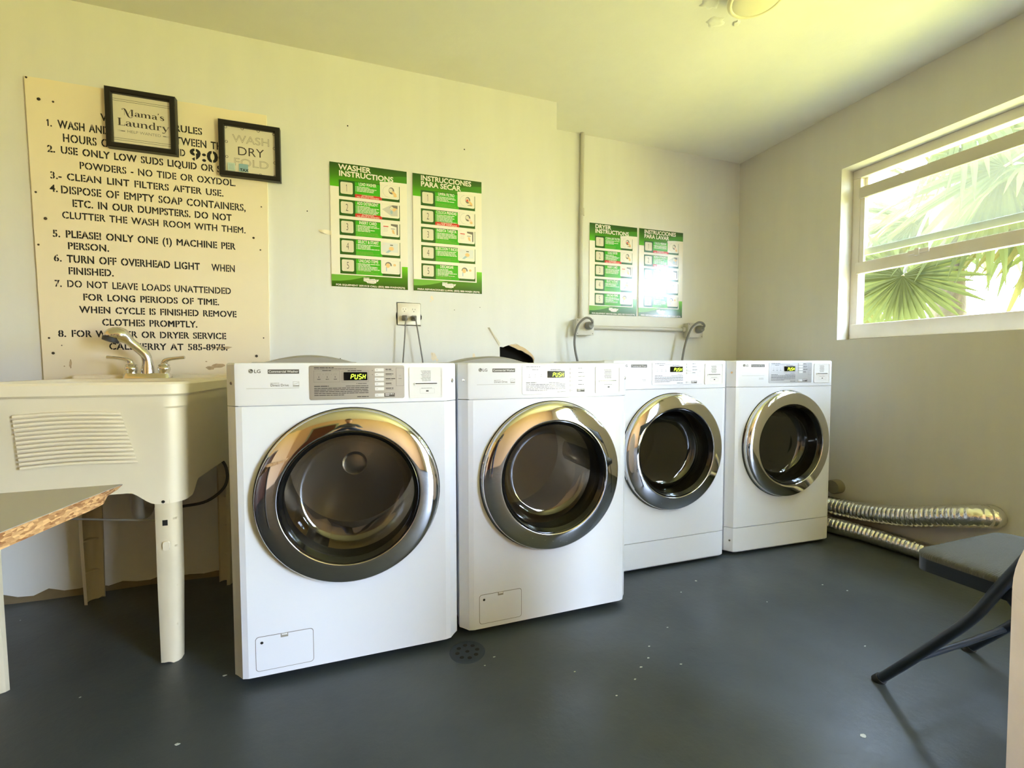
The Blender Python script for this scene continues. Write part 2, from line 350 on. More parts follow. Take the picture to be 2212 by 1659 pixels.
def ribbon(mb, pts, ws, y, m=None):
    P = [Vector((p[0], p[1])) for p in pts]; L_, R_ = [], []
    for i, p in enumerate(P):
        t = (P[min(i+1, len(P)-1)]-P[max(i-1, 0)]); t = t.normalized() if t.length else Vector((1, 0)); n = Vector((-t.y, t.x)); w = ws[i] if isinstance(ws, (list, tuple)) else ws
        L_.append(p+n*w/2); R_.append(p-n*w/2)
    n = len(P); mb.add([(q.x, y, q.y) for q in L_+R_], [(i, i+1, n+i+1, n+i) for i in range(n-1)], m)
# ================================================================== room
def slab(name, outer, holes, plane, pos, t, m, parent=None):
    V, F = holed(outer, holes, 0)
    b = bmesh.new(); vs = [b.verts.new(v) for v in V]
    for f in F: b.faces.new([vs[i] for i in f])
    r = bmesh.ops.extrude_face_region(b, geom=b.faces[:]); bmesh.ops.translate(b, vec=(0, t, 0), verts=[g for g in r['geom'] if isinstance(g, bmesh.types.BMVert)])
    for v in b.verts:
        x, y, z = v.co; v.co = (x, pos+y, z) if plane == 'y' else (pos+y, x, z)
    bmesh.ops.recalc_face_normals(b, faces=b.faces); me = D.meshes.new(name); b.to_mesh(me); b.free(); me.materials.append(m)
    o = D.objects.new(name, me); COL.objects.link(o); o.parent = parent; return struct(o)
mb = MB(); mb.box(LX-.15, RX+.2, RY-.2, YR+.15, -.08, 0); struct(mb.obj('floor', m_floor))
mb = MB(); mb.box(LX-.15, RX+.2, RY-.2, YR+.15, ZC, ZC+.12); struct(mb.obj('ceiling', m_ceil))
HOLE = [(.723, .90), (.722, 1.0), (.7215, 1.066), (.728, 1.069), (.742, 1.066), (.756, 1.072), (.775, 1.078), (.79, 1.071), (.812, 1.062), (.83, 1.052), (.852, 1.048), (.875, 1.034), (.895, 1.024), (.915, 1.010), (.924, .995), (.926, .95), (.92, .90)]
OUTL = (.1755, .2915, 1.1715, 1.287)
cut = [(.171, 1.172), (.171, 1.20), (.167, 1.214), (.169, 1.232), (.1735, 1.24), (.171, 1.289), (.21, 1.2895), (.25, 1.287), (.288, 1.288), (.293, 1.284), (.293, 1.232), (.299, 1.222), (.298, 1.208), (.293, 1.2), (.292, 1.17), (.21, 1.1695)]
wb = slab('wall_back', [(LX, 0), (XE, 0), (XE, ZC), (LX, ZC)], [HOLE, cut], 'y', YL, .013, m_wall)
mb = MB(); mb.box(.3, XE-.02, YL+.075, YL+.085, 0, ZC); struct(mb.obj('wall_cavity_shade', m_dark))  # dark sheet behind the broken hole, standing in for the shade inside
mb = MB(); mb.box(XE-.016, XE, YL+.0131, YR, 0, ZC); struct(mb.obj('wall_back_return', m_wall))
mb = MB(); mb.box(LX-.15, RX+.2, YR, YR+.15, 0, ZC); struct(mb.obj('wall_recess', m_wall))
mb = MB(); mb.box(LX-.12, LX, RY, YR, 0, ZC); struct(mb.obj('wall_left', m_rear))
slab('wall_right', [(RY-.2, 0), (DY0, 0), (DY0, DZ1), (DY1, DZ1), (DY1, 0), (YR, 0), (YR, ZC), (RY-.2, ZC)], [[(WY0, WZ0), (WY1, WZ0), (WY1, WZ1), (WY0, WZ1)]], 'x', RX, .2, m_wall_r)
mb = MB(); mb.box(LX-.12, RX, RY-.16, RY, 0, ZC); struct(mb.obj('wall_rear', m_rear))
mb = MB()
for y in (DY0-.07, DY1): mb.box(RX-.018, RX, y, y+.07, 0, DZ1+.07)
mb.box(RX-.018, RX, DY0, DY1, DZ1, DZ1+.07); struct(mb.obj('trim_1', mat('door_trim_paint', lin(150, 158, 140), .5)))
# brown door in the rear wall
mb = MB(); mb.box(-1.55, -.67, RY, RY+.03, .01, 2.03, mat('brown_door', lin(92, 48, 30), .35, var=.15, vscale=6)); d1 = struct(mb.obj('door_1'))
mb = MB()
for x in (-1.63, -.67): mb.box(x, x+.08, RY, RY+.045, 0, 2.11)
mb.box(-1.55, -.67, RY, RY+.045, 2.03, 2.11); struct(mb.obj('door_1_casing', mat('door_trim_paint', None), d1))
mb = MB(); mb.lathe([(0, .045), (.026, .05), (.03, .065), (.022, .08), (0, .085)], (-.76, RY+.115, .98), 'y', 20); mb.tube([(-.76, RY+.03, .98), (-.76, RY+.075, .98)], .012); struct(mb.obj('door_1_knob', m_chrome2, d1, smooth=40))
# damage on the left part of the back wall
mb = MB(); y = YL-.0012
mb.poly([(p[0], y, p[1]) for p in [(.775, 1.078), (.79, 1.082), (.80, 1.0825), (.822, 1.0822), (.838, 1.0745), (.855, 1.069), (.872, 1.060), (.89, 1.047), (.905, 1.035), (.919, 1.020), (.927, 1.004), (.925, .99), (.915, 1.010), (.895, 1.024), (.875, 1.034), (.852, 1.048), (.83, 1.052), (.812, 1.062), (.79, 1.071)]], mat('torn_gypsum_paper', lin(214, 190, 150), .9, var=.2, vscale=40))
struct(mb.obj('wall_torn_edge', None, wb))
mb = MB()
mb.add([(.795, y, 1.0822), (.812, y-.004, 1.090), (.832, y-.003, 1.0885), (.842, y, 1.0745), (.82, y, 1.0822)], [(0, 1, 2, 3, 4)])
mb.add([(.651, y, 1.172), (.660, y-.012, 1.172), (.7225, y-.006, 1.087), (.7215, y, 1.066), (.702, y, 1.095), (.675, y, 1.135)], [(0, 1, 2, 3, 4, 5)])
struct(mb.obj('wall_peeled_paint', mat('peeled_paint', lin(238, 234, 222), .7), wb))
mb = MB(); rd = random.Random(4)
for cx, cz, r, k in ((.352, 1.318, .014, 9), (.345, 1.300, .006, 7), (.357, 1.010, .024, 12), (.349, 1.026, .010, 8), (.575, 1.008, .022, 9), (.375, .994, .012, 8)):
    mb.poly([(cx+r*rd.uniform(.5, 1.1)*math.cos(2*PI*i/k)*.7, y, cz+r*rd.uniform(.5, 1.1)*math.sin(2*PI*i/k)) for i in range(k)])
struct(mb.obj('wall_bare_patches', mat('bare_patch', lin(242, 228, 200), .8, var=.15, vscale=60), wb))
mb = MB()
for cx, cz, r in ((-.0477, 2.1279, .0035), (.529, 2.1043, .0035), (-.235, 1.70, .003), (-.1, 1.0, .0025), (.47, 1.26, .002), (.61, 1.28, .002)):
    mb.disc(r, (cx, y, cz), 'y', 8)
struct(mb.obj('wall_nail_holes', m_dark, wb))
# worn plaster lip at the foot of the back wall, under the sink
mb = MB(); xs = [LX+.05*i for i in range(int((.0-LX)/.05)+1)]; rd = random.Random(9)
hs = [(.016+.010*rd.random()+(.014 if rd.random() < .12 else 0)) for _ in xs]
mb.loft([[(x, YL-.012-.006*math.sin(x*9), 0), (x, YL-.004, h), (x, YL+.002, h), (x, YL+.002, 0)] for x, h in zip(xs, hs)]); bb = mb.obj('baseboard_back', mat('worn_plaster', lin(120, 106, 78), .9, var=.4, vscale=12), smooth=60); struct(bb)

# ------------------------------------------------------------------ window
win = empty('window_1', (RX+.1, (WY0+WY1)/2, WZ0)); struct(win)
def wobj(mb, name, m, bevel=.003):
    o = mb.obj(name, m, bevel=bevel); o.parent = win; o.matrix_parent_inverse = Matrix.Translation(-win.location); return struct(o)
fx = RX+.098
mb = MB(); mb.box(fx, fx+.06, WY1-.042, WY1, WZ0+.03, WZ1-.05); mb.box(fx, fx+.06, WY0, WY0+.042, WZ0+.03, WZ1-.05); mb.box(fx, fx+.06, WY0, WY1, WZ1-.05, WZ1); mb.box(fx, fx+.06, WY0, WY1, WZ0, WZ0+.03)
wobj(mb, 'window_frame', m_alu)
mb = MB(); mb.box(fx-.012, fx-.0005, WY0+.01, WY1-.012, WZ0+.006, 1.203); mb.box(fx-.0005, fx+.03, WY0+.043, WY1-.043, WZ0+.031, 1.203); wobj(mb, 'window_sill_rail', m_alu)
mb = MB(); mb.box(fx-.008, fx+.03, WY0+.03, WY1-.03, 1.497, 1.562); wobj(mb, 'window_meeting_rail', m_alu)
mb = MB(); mb.box(fx-.016, fx-.008, 1.46, 1.55, 1.545, 1.566); mb.box(fx-.02, fx-.008, 1.50, 1.52, 1.535, 1.572); wobj(mb, 'window_latch', m_alu, .001)
mb = MB(); mb.box(fx-.004, fx+.018, WY0+.03, WY1-.035, 1.93, 1.995); wobj(mb, 'window_sash_rail', mat('grey_sash', lin(196, 190, 178), .5))
mb = MB(); mb.box(fx+.034, fx+.052, WY0+.03, WY1-.035, 1.605, 1.645); wobj(mb, 'window_rear_rail', mat('pale_rail', lin(196, 202, 186), .5))
mb = MB(); mb.box(fx+.004, fx+.012, WY1-.065, WY1-.042, 1.56, 1.93); mb.box(fx+.034, fx+.046, WY1-.06, WY1-.042, 1.645, 2.05); wobj(mb, 'window_stile', m_alu, .001)
mb = MB(); rect_pts = [(fx+.008, WY0+.03, 1.56), (fx+.008, WY1-.045, 1.56), (fx+.008, WY1-.045, 1.935), (fx+.008, WY0+.03, 1.935)]; mb.poly(rect_pts); wobj(mb, 'window_pane', m_pane, 0)
mb = MB(); mb.poly([(fx+.042, WY0+.03, 1.64), (fx+.042, WY1-.045, 1.64), (fx+.042, WY1-.045, 2.055), (fx+.042, WY0+.03, 2.055)]); wobj(mb, 'window_pane', m_pane, 0)

# ------------------------------------------------------------------ washers and dryers
SEG = {'a': ((0, 2), (1, 2)), 'b': ((1, 2), (1, 1)), 'c': ((1, 1), (1, 0)), 'd': ((0, 0), (1, 0)), 'e': ((0, 1), (0, 0)), 'f': ((0, 2), (0, 1)), 'g': ((0, 1), (1, 1))}
def push_digits(mb, x0, x1, z0, z1, y, m):
    pitch = (x1-x0)/4; w = pitch*.62; h = (z1-z0)/2; t = .0011; sl = .16
    for i, segs in enumerate(('abefg', 'bcdef', 'acdfg', 'bcefg')):
        for s in segs:
            (ax, az), (bx, bz) = SEG[s]; P = []
            for px, pz in ((ax, az), (bx, bz)): P.append(Vector((x0+i*pitch+px*w+pz*h*sl, z0+pz*h)))
            d = (P[1]-P[0]).normalized(); n = Vector((-d.y, d.x)); a, b = P[0]+d*.0007, P[1]-d*.0007
            mb.add([(q.x, y, q.y) for q in (a+n*t, a-n*t, b-n*t, b+n*t)], [(0, 1, 2, 3)], m)
MW, MH, CA, CB = .686, .9743, .045, .037
def machine(dryer, label, loc, rz):
    H = .9879 if dryer else MH; S = .8559 if dryer else .8475; B = .0146 if dryer else .0241; dz = H-MH; wd = .6834 if dryer else MW
    ox = -wd/2; rd = random.Random(3)
    root = empty('clothes_dryer' if dryer else 'washing_machine', loc, rz); P = root
    def foot_pts(z, a=CA, b=CB, ins=0, back=.06):
        x0, x1 = ox+ins, ox+wd-ins
        return [(x0, back, z), (x0, b+ins, z), (x0+.010, b*.72+ins, z), (x0+a*.62, .0045+ins, z), (x0+a, ins, z), (x1-a, ins, z), (x1-a*.62, .0045+ins, z), (x1-.010, b*.72+ins, z), (x1, b+ins, z), (x1, back, z)]
    # cabinet: an open-fronted shell
    mb = MB(); x0, x1, yb = ox+.004, ox+wd-.004, .70; zb = B+.012; zt = H-.016
    mb.box(x0, x0+.012, .045, yb, zb, zt); mb.box(x1-.012, x1, .045, yb, zb, zt); mb.box(x0, x1, yb-.012, yb, zb, zt); mb.box(x0, x1, .045, yb, zb, zb+.012); mb.box(x0+.03, x1-.03, .012, .03, S-.02, S+.02); mb.box(x0, x1, .045, .06, S-.02, S+.02)
    mb.obj('cabinet', m_white, P)
    mb = MB(); mb.box(x0, x1, .03, yb+.004, H-.02, H-.002); mb.obj('top_panel', m_white, P, bevel=.004)
    # front panel with the porthole
    CX, CZ = ox+.345, .557; zlo = .1424 if dryer else B
    hole = circ(CX, CZ, .255, 72); zhi = S-.0025
    V, F = holed([(ox+CA, zlo), (ox+wd-CA, zlo), (ox+wd-CA, zhi), (ox+CA, zhi)], [hole], 0)
    mb = MB(); mb.add(V, F)
    def sides(mb, z0, z1, rake=0):
        a = foot_pts(z0); b = foot_pts(z1)
        for i in (0, 1, 2, 3, 5, 6, 7, 8): mb.add([a[i], a[i+1], b[i+1], b[i]], [(0, 1, 2, 3)])
        for z in (z0, z1):
            q = foot_pts(z); mb.add([(q[0][0], .06, z)]+q[1:5]+[(q[4][0], .06, z)], [(0, 1, 2, 3, 4, 5)]); mb.add([(q[5][0], .06, z)]+q[5:10], [(0, 1, 2, 3, 4, 5)]); mb.add([q[4], q[5], (q[5][0], .06, z), (q[4][0], .06, z)], [(0, 1, 2, 3)])
    sides(mb, zlo, zhi)
    mb.lathe([(.255, 0), (.255, -.03)], (CX, 0, CZ), 'y', 72)
    mb.obj('front_panel', m_white, P, smooth=20)
    if dryer:
        mb = MB(); z0, z1 = B, zlo-.003; mb.loft([foot_pts(z0, ins=.004), foot_pts(z0+.006), foot_pts(z1)]); kp = mb.obj('kick_panel', m_white, P, smooth=20)
        mb = MB(); mb.lathe([(0, .003), (.004, .003), (.0055, 0)], (0, 0, 0), 'y', 14); mb.obj('screw', m_chrome2, kp, smooth=40, loc=(ox+.018, CB*.45, .075), rot=(0, 0, -.7))
    # fascia
    mb = MB(); mb.loft([foot_pts(S), foot_pts(H-.006), foot_pts(H-.0018, ins=.0015), foot_pts(H, ins=.005)]); fas = mb.obj('fascia', m_white, P, smooth=20)
    for sx_, xx, r_ in ((-1, ox+.016, -.75), (1, ox+wd-.014, .75)):
        mb = MB(); mb.lathe([(0, .0025), (.0045, .0025), (.006, 0), (.0085, -.001)], (0, 0, 0), 'y', 16); mb.obj('screw', m_chrome2, fas, smooth=40, loc=(xx, CB*.56, .914+dz), rot=(0, 0, r_))
    # maker's mark, badge and small print on the fascia
    e = .0006
    mb = MB(); cx, cz = ox+.0712, .9495+dz
    mb.poly([(cx+.0062*math.cos(2*PI*k/32), -e, cz+.0062*math.sin(2*PI*k/32)) for k in range(32)], m_ink)
    mb.lathe([(.0048, e*2), (.0041, e*2)], (cx, 0, cz), 'y', 28, m_whitep, PI*.5, PI*1.95); rect(mb, cx, cx+.0045, cz-.0004, cz+.0004, -e*2, m_whitep); rect(mb, cx-.0014, cx-.0005, cz-.002, cz+.002, -e*2, m_whitep); rect(mb, cx-.0014, cx+.0012, cz-.0023, cz-.0016, -e*2, m_whitep); mb.disc(.0007, (cx-.0025, -e*2, cz+.0018), 'y', 10, m_whitep)
    text(mb, 'LG', ox+.0792, .9443+dz, .0095, -e, m_ink, .0182, bold=.012); mb.obj('logo', m_ink, fas, recalc=False)
    mb = MB(); rect(mb, ox+.1155, ox+.2, .9413+dz, .9543+dz, -e, m_badge); text(mb, 'Commercial Dryer' if dryer else 'Commercial Washer', ox+.1178, .9450+dz, .0062, -e*2, m_whitep, .080, bold=.014); mb.obj('badge', m_badge, fas, recalc=False)
    mb = MB()
    if not dryer:
        text(mb, 'Direct Drive', ox+.1216, .9035, .0072, -e, m_ink, .0494); wordbars(mb, ox+.122, ox+.148, .9125, .0012, -e, m_inkl, rd)
        outline(mb, ox+.1826, ox+.1995, .9022, .9175, .0005, -e, m_inkl); rect(mb, ox+.1826, ox+.1995, .9035, .906, -e, m_inkl); ribbon(mb, [(ox+.184, .909), (ox+.190, .911), (ox+.198, .914)], .0007, -e, m_inkl)
    else: wordbars(mb, ox+.165, ox+.198, .884+dz, .0014, -e, m_inkl, rd); wordbars(mb, ox+.165, ox+.198, .879+dz, .0014, -e, m_inkl, rd)
    rect(mb, ox+.0587, ox+.1995, .8977+dz, .8984+dz, -e, m_inkl); mb.obj('fascia_lettering', m_ink, fas, recalc=False)
    # control panel
    z = lambda q: q+dz
    mb = MB(); pts = rrect(ox+.2272, ox+.5108, z(.8598), z(.9660), .006); mb.loft([[(p[0], .002, p[1]) for p in pts], [(p[0], -.0008, p[1]) for p in pts], [(p[0]*.998+ox*0, -.0014, (p[1]-z(.913))*.985+z(.913)) for p in pts]]); cp = mb.obj('control_panel', m_silver, P, smooth=30)
    y = -.0019
    mb = MB(); rr(mb, ox+.3262, ox+.3962, z(.9193), z(.9448), .0015, -.003, m_black); mb.loft([[(p[0], -.0015, p[1]) for p in rrect(ox+.3262, ox+.3962, z(.9193), z(.9448), .0015)], [(p[0], -.003, p[1]) for p in rrect(ox+.3262, ox+.3962, z(.9193), z(.9448), .0015)]], m_black, False, False); push_digits(mb, ox+.3470, ox+.3935, z(.9236), z(.9378), -.0035, m_led); mb.obj('display', m_black, cp, recalc=False)
    mb = MB()
    text(mb, 'Easy Do and Dual Reward', ox+.2415, z(.9578), .0028, y, m_ink, .0565) if 0 else wordbars(mb, ox+.2415, ox+.298, z(.9582), .0024, y, m_ink, rd, 1)
    wordbars(mb, ox+.2415, ox+.3632, z(.9545), .0014, y, m_ink, rd, 1)
    outline(mb, ox+.2403, ox+.3153, z(.9147), z(.95), .0004, y, m_ink); outline(mb, ox+.3207, ox+.4, z(.914), z(.9491), .0004, y, m_ink); wordbars(mb, ox+.265, ox+.290, z(.9490), .0022, y-.0002, m_ink, rd, 1); wordbars(mb, ox+.338, ox+.382, z(.9482), .0024, y-.0002, m_ink, rd, 1)
    for q in (.2549, .2786, .3015):
        mb.disc(.0015, (ox+q, y, z(.9305)), 'y', 12, m_ink); outline(mb, ox+q-.004, ox+q+.004, z(.9362), z(.9415), .0004, y, m_inkl); wordbars(mb, ox+q-.0045, ox+q+.005, z(.9226), .0018, y, m_ink, rd, 1)
        if q < .3: mb.disc(.0007, (ox+q+.012, y, z(.9388)), 'y', 8, m_ink)
    mb.disc(.0012, (ox+.3645, y, z(.909)), 'y', 10, m_ink); wordbars(mb, ox+.368, ox+.394, z(.9083), .0016, y, m_ink, rd, 1)
    wordbars(mb, ox+.2412, ox+.283, z(.9007), .0026, y, m_ink, rd, 1); wordbars(mb, ox+.332, ox+.399, z(.9007), .0018, y, m_ink, rd, 1); rect(mb, ox+.2411, ox+.399, z(.8988), z(.8991), y, m_ink)
    for k, zz in enumerate((.8944, .8892, .8840, .8785)): wordbars(mb, ox+.2411, ox+.399, z(zz), .0022, y, m_ink, rd, 1)
    wordbars(mb, ox+.2411, ox+.3265, z(.8728), .0022, y, m_ink, rd, 1); wordbars(mb, ox+.365, ox+.3994, z(.8662), .0024, y, m_ink, rd, 1)
    for zz, s in ((.9498, 1), (.9364, -1)): mb.add([(ox+.4103, y, z(zz)-.0013*s), (ox+.4131, y, z(zz)-.0013*s), (ox+.4117, y, z(zz)+.0014*s)], [(0, 1, 2)], m_ink)
    bz = [.9517, .9366, .9215, .9065, .8909] if not dryer else [.9560, .9420, .9280, .9140]
    for k, zz in enumerate(bz): wordbars(mb, ox+.452, ox+.470+.006*(k % 3), z(zz)+.0005, .0026, y, m_ink, rd, 1); wordbars(mb, ox+.452, ox+.476-.004*(k % 2), z(zz)-.0036, .0014, y, m_inkl, rd, 1)
    outline(mb, ox+.4848, ox+.5087, z(.8993), z(.9578), .0005, y, m_ink); mb.lathe([(.0032, -y), (.0026, -y)], (ox+.4967, 0, z(.931)), 'y', 14, m_inkl, .3, PI-.3); mb.disc(.0008, (ox+.4967, y, z(.9308)), 'y', 8, m_inkl); wordbars(mb, ox+.492, ox+.502, z(.9225), .0018, y, m_inkl, rd, 1)
    rect(mb, ox+.4473, ox+.4799, z(.8650), z(.8770), y, m_badge); wordbars(mb, ox+.450, ox+.477, z(.8726), .0026, y-.0003, m_whitep, rd, 1); wordbars(mb, ox+.450, ox+.464, z(.8682), .0018, y-.0003, m_whitep, rd, 1)
    mb.obj('panel_lettering', m_ink, cp, recalc=False)
    for zz in bz+[.8711]:
        mb = MB(); hh = .0052 if not dryer else .0046; pts = rrect(ox+.4182, ox+.4468, z(zz)-hh, z(zz)+hh, .001, 2)
        mb.loft([[(p[0], -.001, p[1]) for p in pts], [(p[0], -.0026, p[1]) for p in pts], [((p[0]-ox-.4325)*.97+ox+.4325, -.0033, (p[1]-z(zz))*.92+z(zz)) for p in pts]], m_whitep); rect(mb, ox+.4228, ox+.4278, z(zz)-.0004, z(zz)+.0004, -.0036, m_ink); mb.obj('button', m_whitep, cp, smooth=30)
    # card reader
    mb = MB(); pts = rrect(ox+.5258, ox+.6368, z(.8580), z(.9603), .006); pin = rrect(ox+.5301, ox+.6316, z(.8635), z(.9551), .003); n = len(pts)
    mb.loft([[(p[0], 0, p[1]) for p in pts], [(p[0], -.0022, p[1]) for p in pts], [(p[0], -.0022, p[1]) for p in pin], [(p[0], -.0008, p[1]) for p in pin]]); cd = mb.obj('card_reader', m_whitep, P, smooth=30)
    mb = MB(); mb.box(ox+.5425, ox+.6192, -.0042, -.0006, z(.9005), z(.9085), m_whitep); rect(mb, ox+.5455, ox+.6165, z(.9048), z(.9075), -.0045, m_black); mb.obj('card_slot', m_whitep, cd)
    mb = MB(); y = -.0012
    for k in range(9): wordbars(mb, ox+.564+.002*(k % 3), ox+.5976, z(.9465-.0040*k), .0016, y, m_inkl, rd, .95)
    rect(mb, ox+.5805, ox+.5888, z(.8790), z(.8835), y, m_ink); wordbars(mb, ox+.565, ox+.600, z(.8903), .0012, y, m_inkl, rd, 1); outline(mb, ox+.5605, ox+.6085, z(.8735), z(.8890), .0003, y, m_inkl); mb.obj('slot_lettering', m_ink, cd, recalc=False)
    # door
    mb = MB(); mb.lathe([(.256, -.02), (.2745, -.002), (.2752, .004), (.2725, .006), (.2725, .018), (.2712, .0236), (.268, .0272), (.262, .0298), (.254, .0321), (.244, .0346), (.233, .0370), (.222, .0390), (.212, .0405), (.2098, .0404), (.2085, .0394), (.2077, .037), (.2070, .032)], (CX, 0, CZ), 'y', 96); dr = mb.obj('door', m_chrome, P, smooth=50)
    mb = MB(); mb.lathe([(.2785, .0005), (.2760, .004), (.2735, .004), (.2725, 0)], (CX, 0, CZ), 'y', 96); mb.obj('door_seal', m_rubber, dr, smooth=50)
    mb = MB(); mb.lathe([(.2072, .0335), (.2035, .0345), (.199, .031), (.192, .022)], (CX, 0, CZ), 'y', 80); mb.obj('inner_bezel', m_black, dr, smooth=50)
    mb = MB(); mb.lathe([(.193, .023), (.188, .006), (.181, -.022), (.172, -.045), (.162, -.056), (.145, -.0615), (.11, -.0635), (.06, -.0645), (.0005, -.065)], (CX, 0, CZ), 'y', 80); mb.obj('door_glass', m_glass, dr, smooth=60)
    # drum behind it
    mb = MB(); mb.lathe([(.2545, -.03), (.215, -.045), (.205, -.075), (.212, -.09), (.235, -.10)], (CX, 0, CZ), 'y', 64); mb.obj('door_gasket', m_rubber, P, smooth=50)
    mb = MB(); mb.lathe([(.235, -.10), (.262, -.12), (.262, -.44), (.245, -.47), (.12, -.485), (.05, -.475), (.0005, -.475)], (CX, 0, CZ), 'y', 64); dm = mb.obj('drum', m_dryin if dryer else m_steel, P, smooth=45)
    if not dryer:
        mb = MB(); mb.lathe([(.0005, -.452), (.03, -.452), (.042, -.455), (.046, -.465), (.05, -.478)], (CX, 0, CZ), 'y', 32); mb.obj('drum_hub', m_steel, dm, smooth=40)
    for k in range(3):
        a = 2*PI*k/3+(2.1 if not dryer else .6); mb = MB(); c, s = math.cos(a), math.sin(a); L_ = []
        for yy, h in ((.14, .012), (.20, .055), (.34, .055), (.43, .012)):
            L_.append([(CX+c*(.262-rq)-s*tq, yy, CZ+s*(.262-rq)+c*tq) for rq, tq in ((0, -.045), (h*.8, -.022), (h, 0), (h*.8, .022), (0, .045))])
        mb.loft(L_, close=False, cap0=False, cap1=False); mb.obj('drum_lifter', m_steel if not dryer else m_dryin, dm, smooth=40)
    if dryer:
        mb = MB(); n_ = 12
        for k in range(n_):
            t = -PI/2-.32+.64*k/(n_-1)+.35; c, s = math.cos(t), math.sin(t); mb.add([(CX+c*r_-s*q_, yy, CZ+s*r_+c*q_) for r_, yy, q_ in ((.216, .085, -.004), (.216, .085, .004), (.200, .062, .004), (.200, .062, -.004))], [(0, 1, 2, 3)])
        mb.obj('lint_grille', m_black, P)
    else:
        # detergent lid on the top and pump cover at the foot
        mb = MB(); L0, L1 = [], []; n_ = 20
        for k in range(n_+1):
            t = k/n_; xx = ox+.014+.345*t; hz = .006+.026*max(0, math.sin(PI*min(1, max(0, (t-.12)/.84))))**.9
            L0.append((xx, hz))
        for yy in (.28, .30, .52, .54):
            f = .75 if yy in (.28, .54) else 1
            L1.append([(xx, yy, H-.002) for xx, hz in (L0[0], L0[-1])][::1]+[(xx, yy, H-.002+hz*f) for xx, hz in reversed(L0)])
        mb.loft(L1); mb.obj('detergent_lid', m_grey, P, smooth=35)
        mb = MB(); q = rrect(ox+.0640, ox+.2246, .0405, .1475, .010); qi = rrect(ox+.0655, ox+.2231, .0420, .1460, .009)
        mb.loft([[(p[0], .0002, p[1]) for p in q], [(p[0], -.0006, p[1]) for p in q], [(p[0], -.0006, p[1]) for p in qi], [(p[0], .0002, p[1]) for p in qi]], mat('cover_gap', lin(120, 118, 116), .7), False, False); rr(mb, ox+.0655, ox+.2231, .0420, .1460, .009, -.0009, m_white); dc = mb.obj('drain_cover', m_white, P, recalc=False)
        mb = MB(); mb.box(ox+.1330, ox+.1535, -.0012, .001, .1352, .1475, m_grey); mb.add([(ox+.136, -.0014, .1415), (ox+.1515, -.0014, .1415), (ox+.1515, -.0030, .1475), (ox+.136, -.0030, .1475)], [(0, 1, 2, 3)], m_whitep); mb.obj('cover_latch', m_grey, dc)
        mb = MB(); mb.lathe([(.0005, .0022), (.0035, .0022), (.0045, .0005)], (ox+.0816, 0, .128), 'y', 14); rect(mb, ox+.0795, ox+.0838, .1275, .1285, -.0026, m_dark); mb.obj('cover_screw', m_badge, dc, recalc=False)
    for fx_ in (ox+.07, ox+wd-.07):
        for fy in (.09, .62):
            mb = MB(); mb.lathe([(.0005, 0), (.022, 0), (.024, .004), (.024, .012), (.012, .016), (.012, B+.014)], (fx_, fy, 0), 'z', 20); mb.obj('foot', m_rubber, P, smooth=40)
    tag(root, label, 'dryer' if dryer else 'washer', 'row of laundry machines along the back wall')
    return root
def mloc(x, y, r, w): return (x+math.cos(r)*w/2, y+math.sin(r)*w/2, 0)
w1 = machine(False, 'white front-loading washer beside the laundry sink, leftmost machine of the row', mloc(-.3805, 1.4708, -.0033, MW), -.0033)
w2 = dup(w1); w2.location = mloc(.3192, 1.4874, .0055, MW); w2.rotation_euler = (0, 0, .0055)
w2['label'] = 'white front-loading washer second from the sink, in front of the broken hole in the wall'
d3 = machine(True, 'white front-loading dryer under the two right-hand posters, partly behind the second washer', mloc(1.0383, 1.7126, -.0103, .6834), -.0103)
d4 = dup(d3); d4.location = mloc(1.7369, 1.7098, -.0458, .6834); d4.rotation_euler = (0, 0, -.0458)
d4['label'] = 'white front-loading dryer in the corner beside the foil ducts'
# ------------------------------------------------------------------ laundry sink
def rloop(x0, x1, y0, y1, r, z, n=6): return [(p[0], p[1], z(p[0], p[1]) if callable(z) else z) for p in rrect(x0, x1, y0, y1, r, n)]
SX0, SX1, SY0, SY1 = -1.112, -.532, 1.640, 2.288
sink = empty('laundry_sink', ((SX0+SX1)/2, (SY0+SY1)/2, 0)); tag(sink, 'cream plastic laundry tub on four legs below the stencilled rules board', 'sink')
SO = sink.location
def sobj(mb, name, m, parent=None, **k):
    for i, v in enumerate(mb.v): mb.v[i] = (v[0]-SO.x, v[1]-SO.y, v[2]-SO.z)
    return mb.obj(name, m, parent or sink, **k)
mb = MB()   # rim with the deck at the back
mb.loft([rloop(SX0+.006, SX1-.006, SY0+.006, SY1, .05, .872), rloop(SX0, SX1, SY0, SY1, .055, .878), rloop(SX0, SX1, SY0, SY1, .055, .908), rloop(SX0+.006, SX1-.006, SY0+.006, SY1-.004, .05, .915), rloop(SX0+.028, SX1-.028, SY0+.028, SY1-.145, .05, .915), rloop(SX0+.036, SX1-.036, SY0+.036, SY1-.155, .05, .906), rloop(SX0+.040, SX1-.040, SY0+.040, SY1-.16, .05, .87)], cap0=False, cap1=False)
rim = sobj(mb, 'rim', m_tub, smooth=35)
mb = MB(); mb.loft([rloop(SX0+.004, SX1-.004, SY1-.046, SY1-.002, .012, .912), rloop(SX0+.004, SX1-.004, SY1-.046, SY1-.002, .012, .926), rloop(SX0+.009, SX1-.009, SY1-.041, SY1-.004, .01, .930)]); sobj(mb, 'back_ledge', m_tub, smooth=35)
def zb(x, y):
    d = min(math.hypot(x-cx_, y-cy_) for cx_ in (SX0+.05, SX1-.05) for cy_ in (SY0+.06, SY1-.06)); t = min(1, max(0, (d-.055)/.06)); t = t*t*(3-2*t); return .528+.042*t
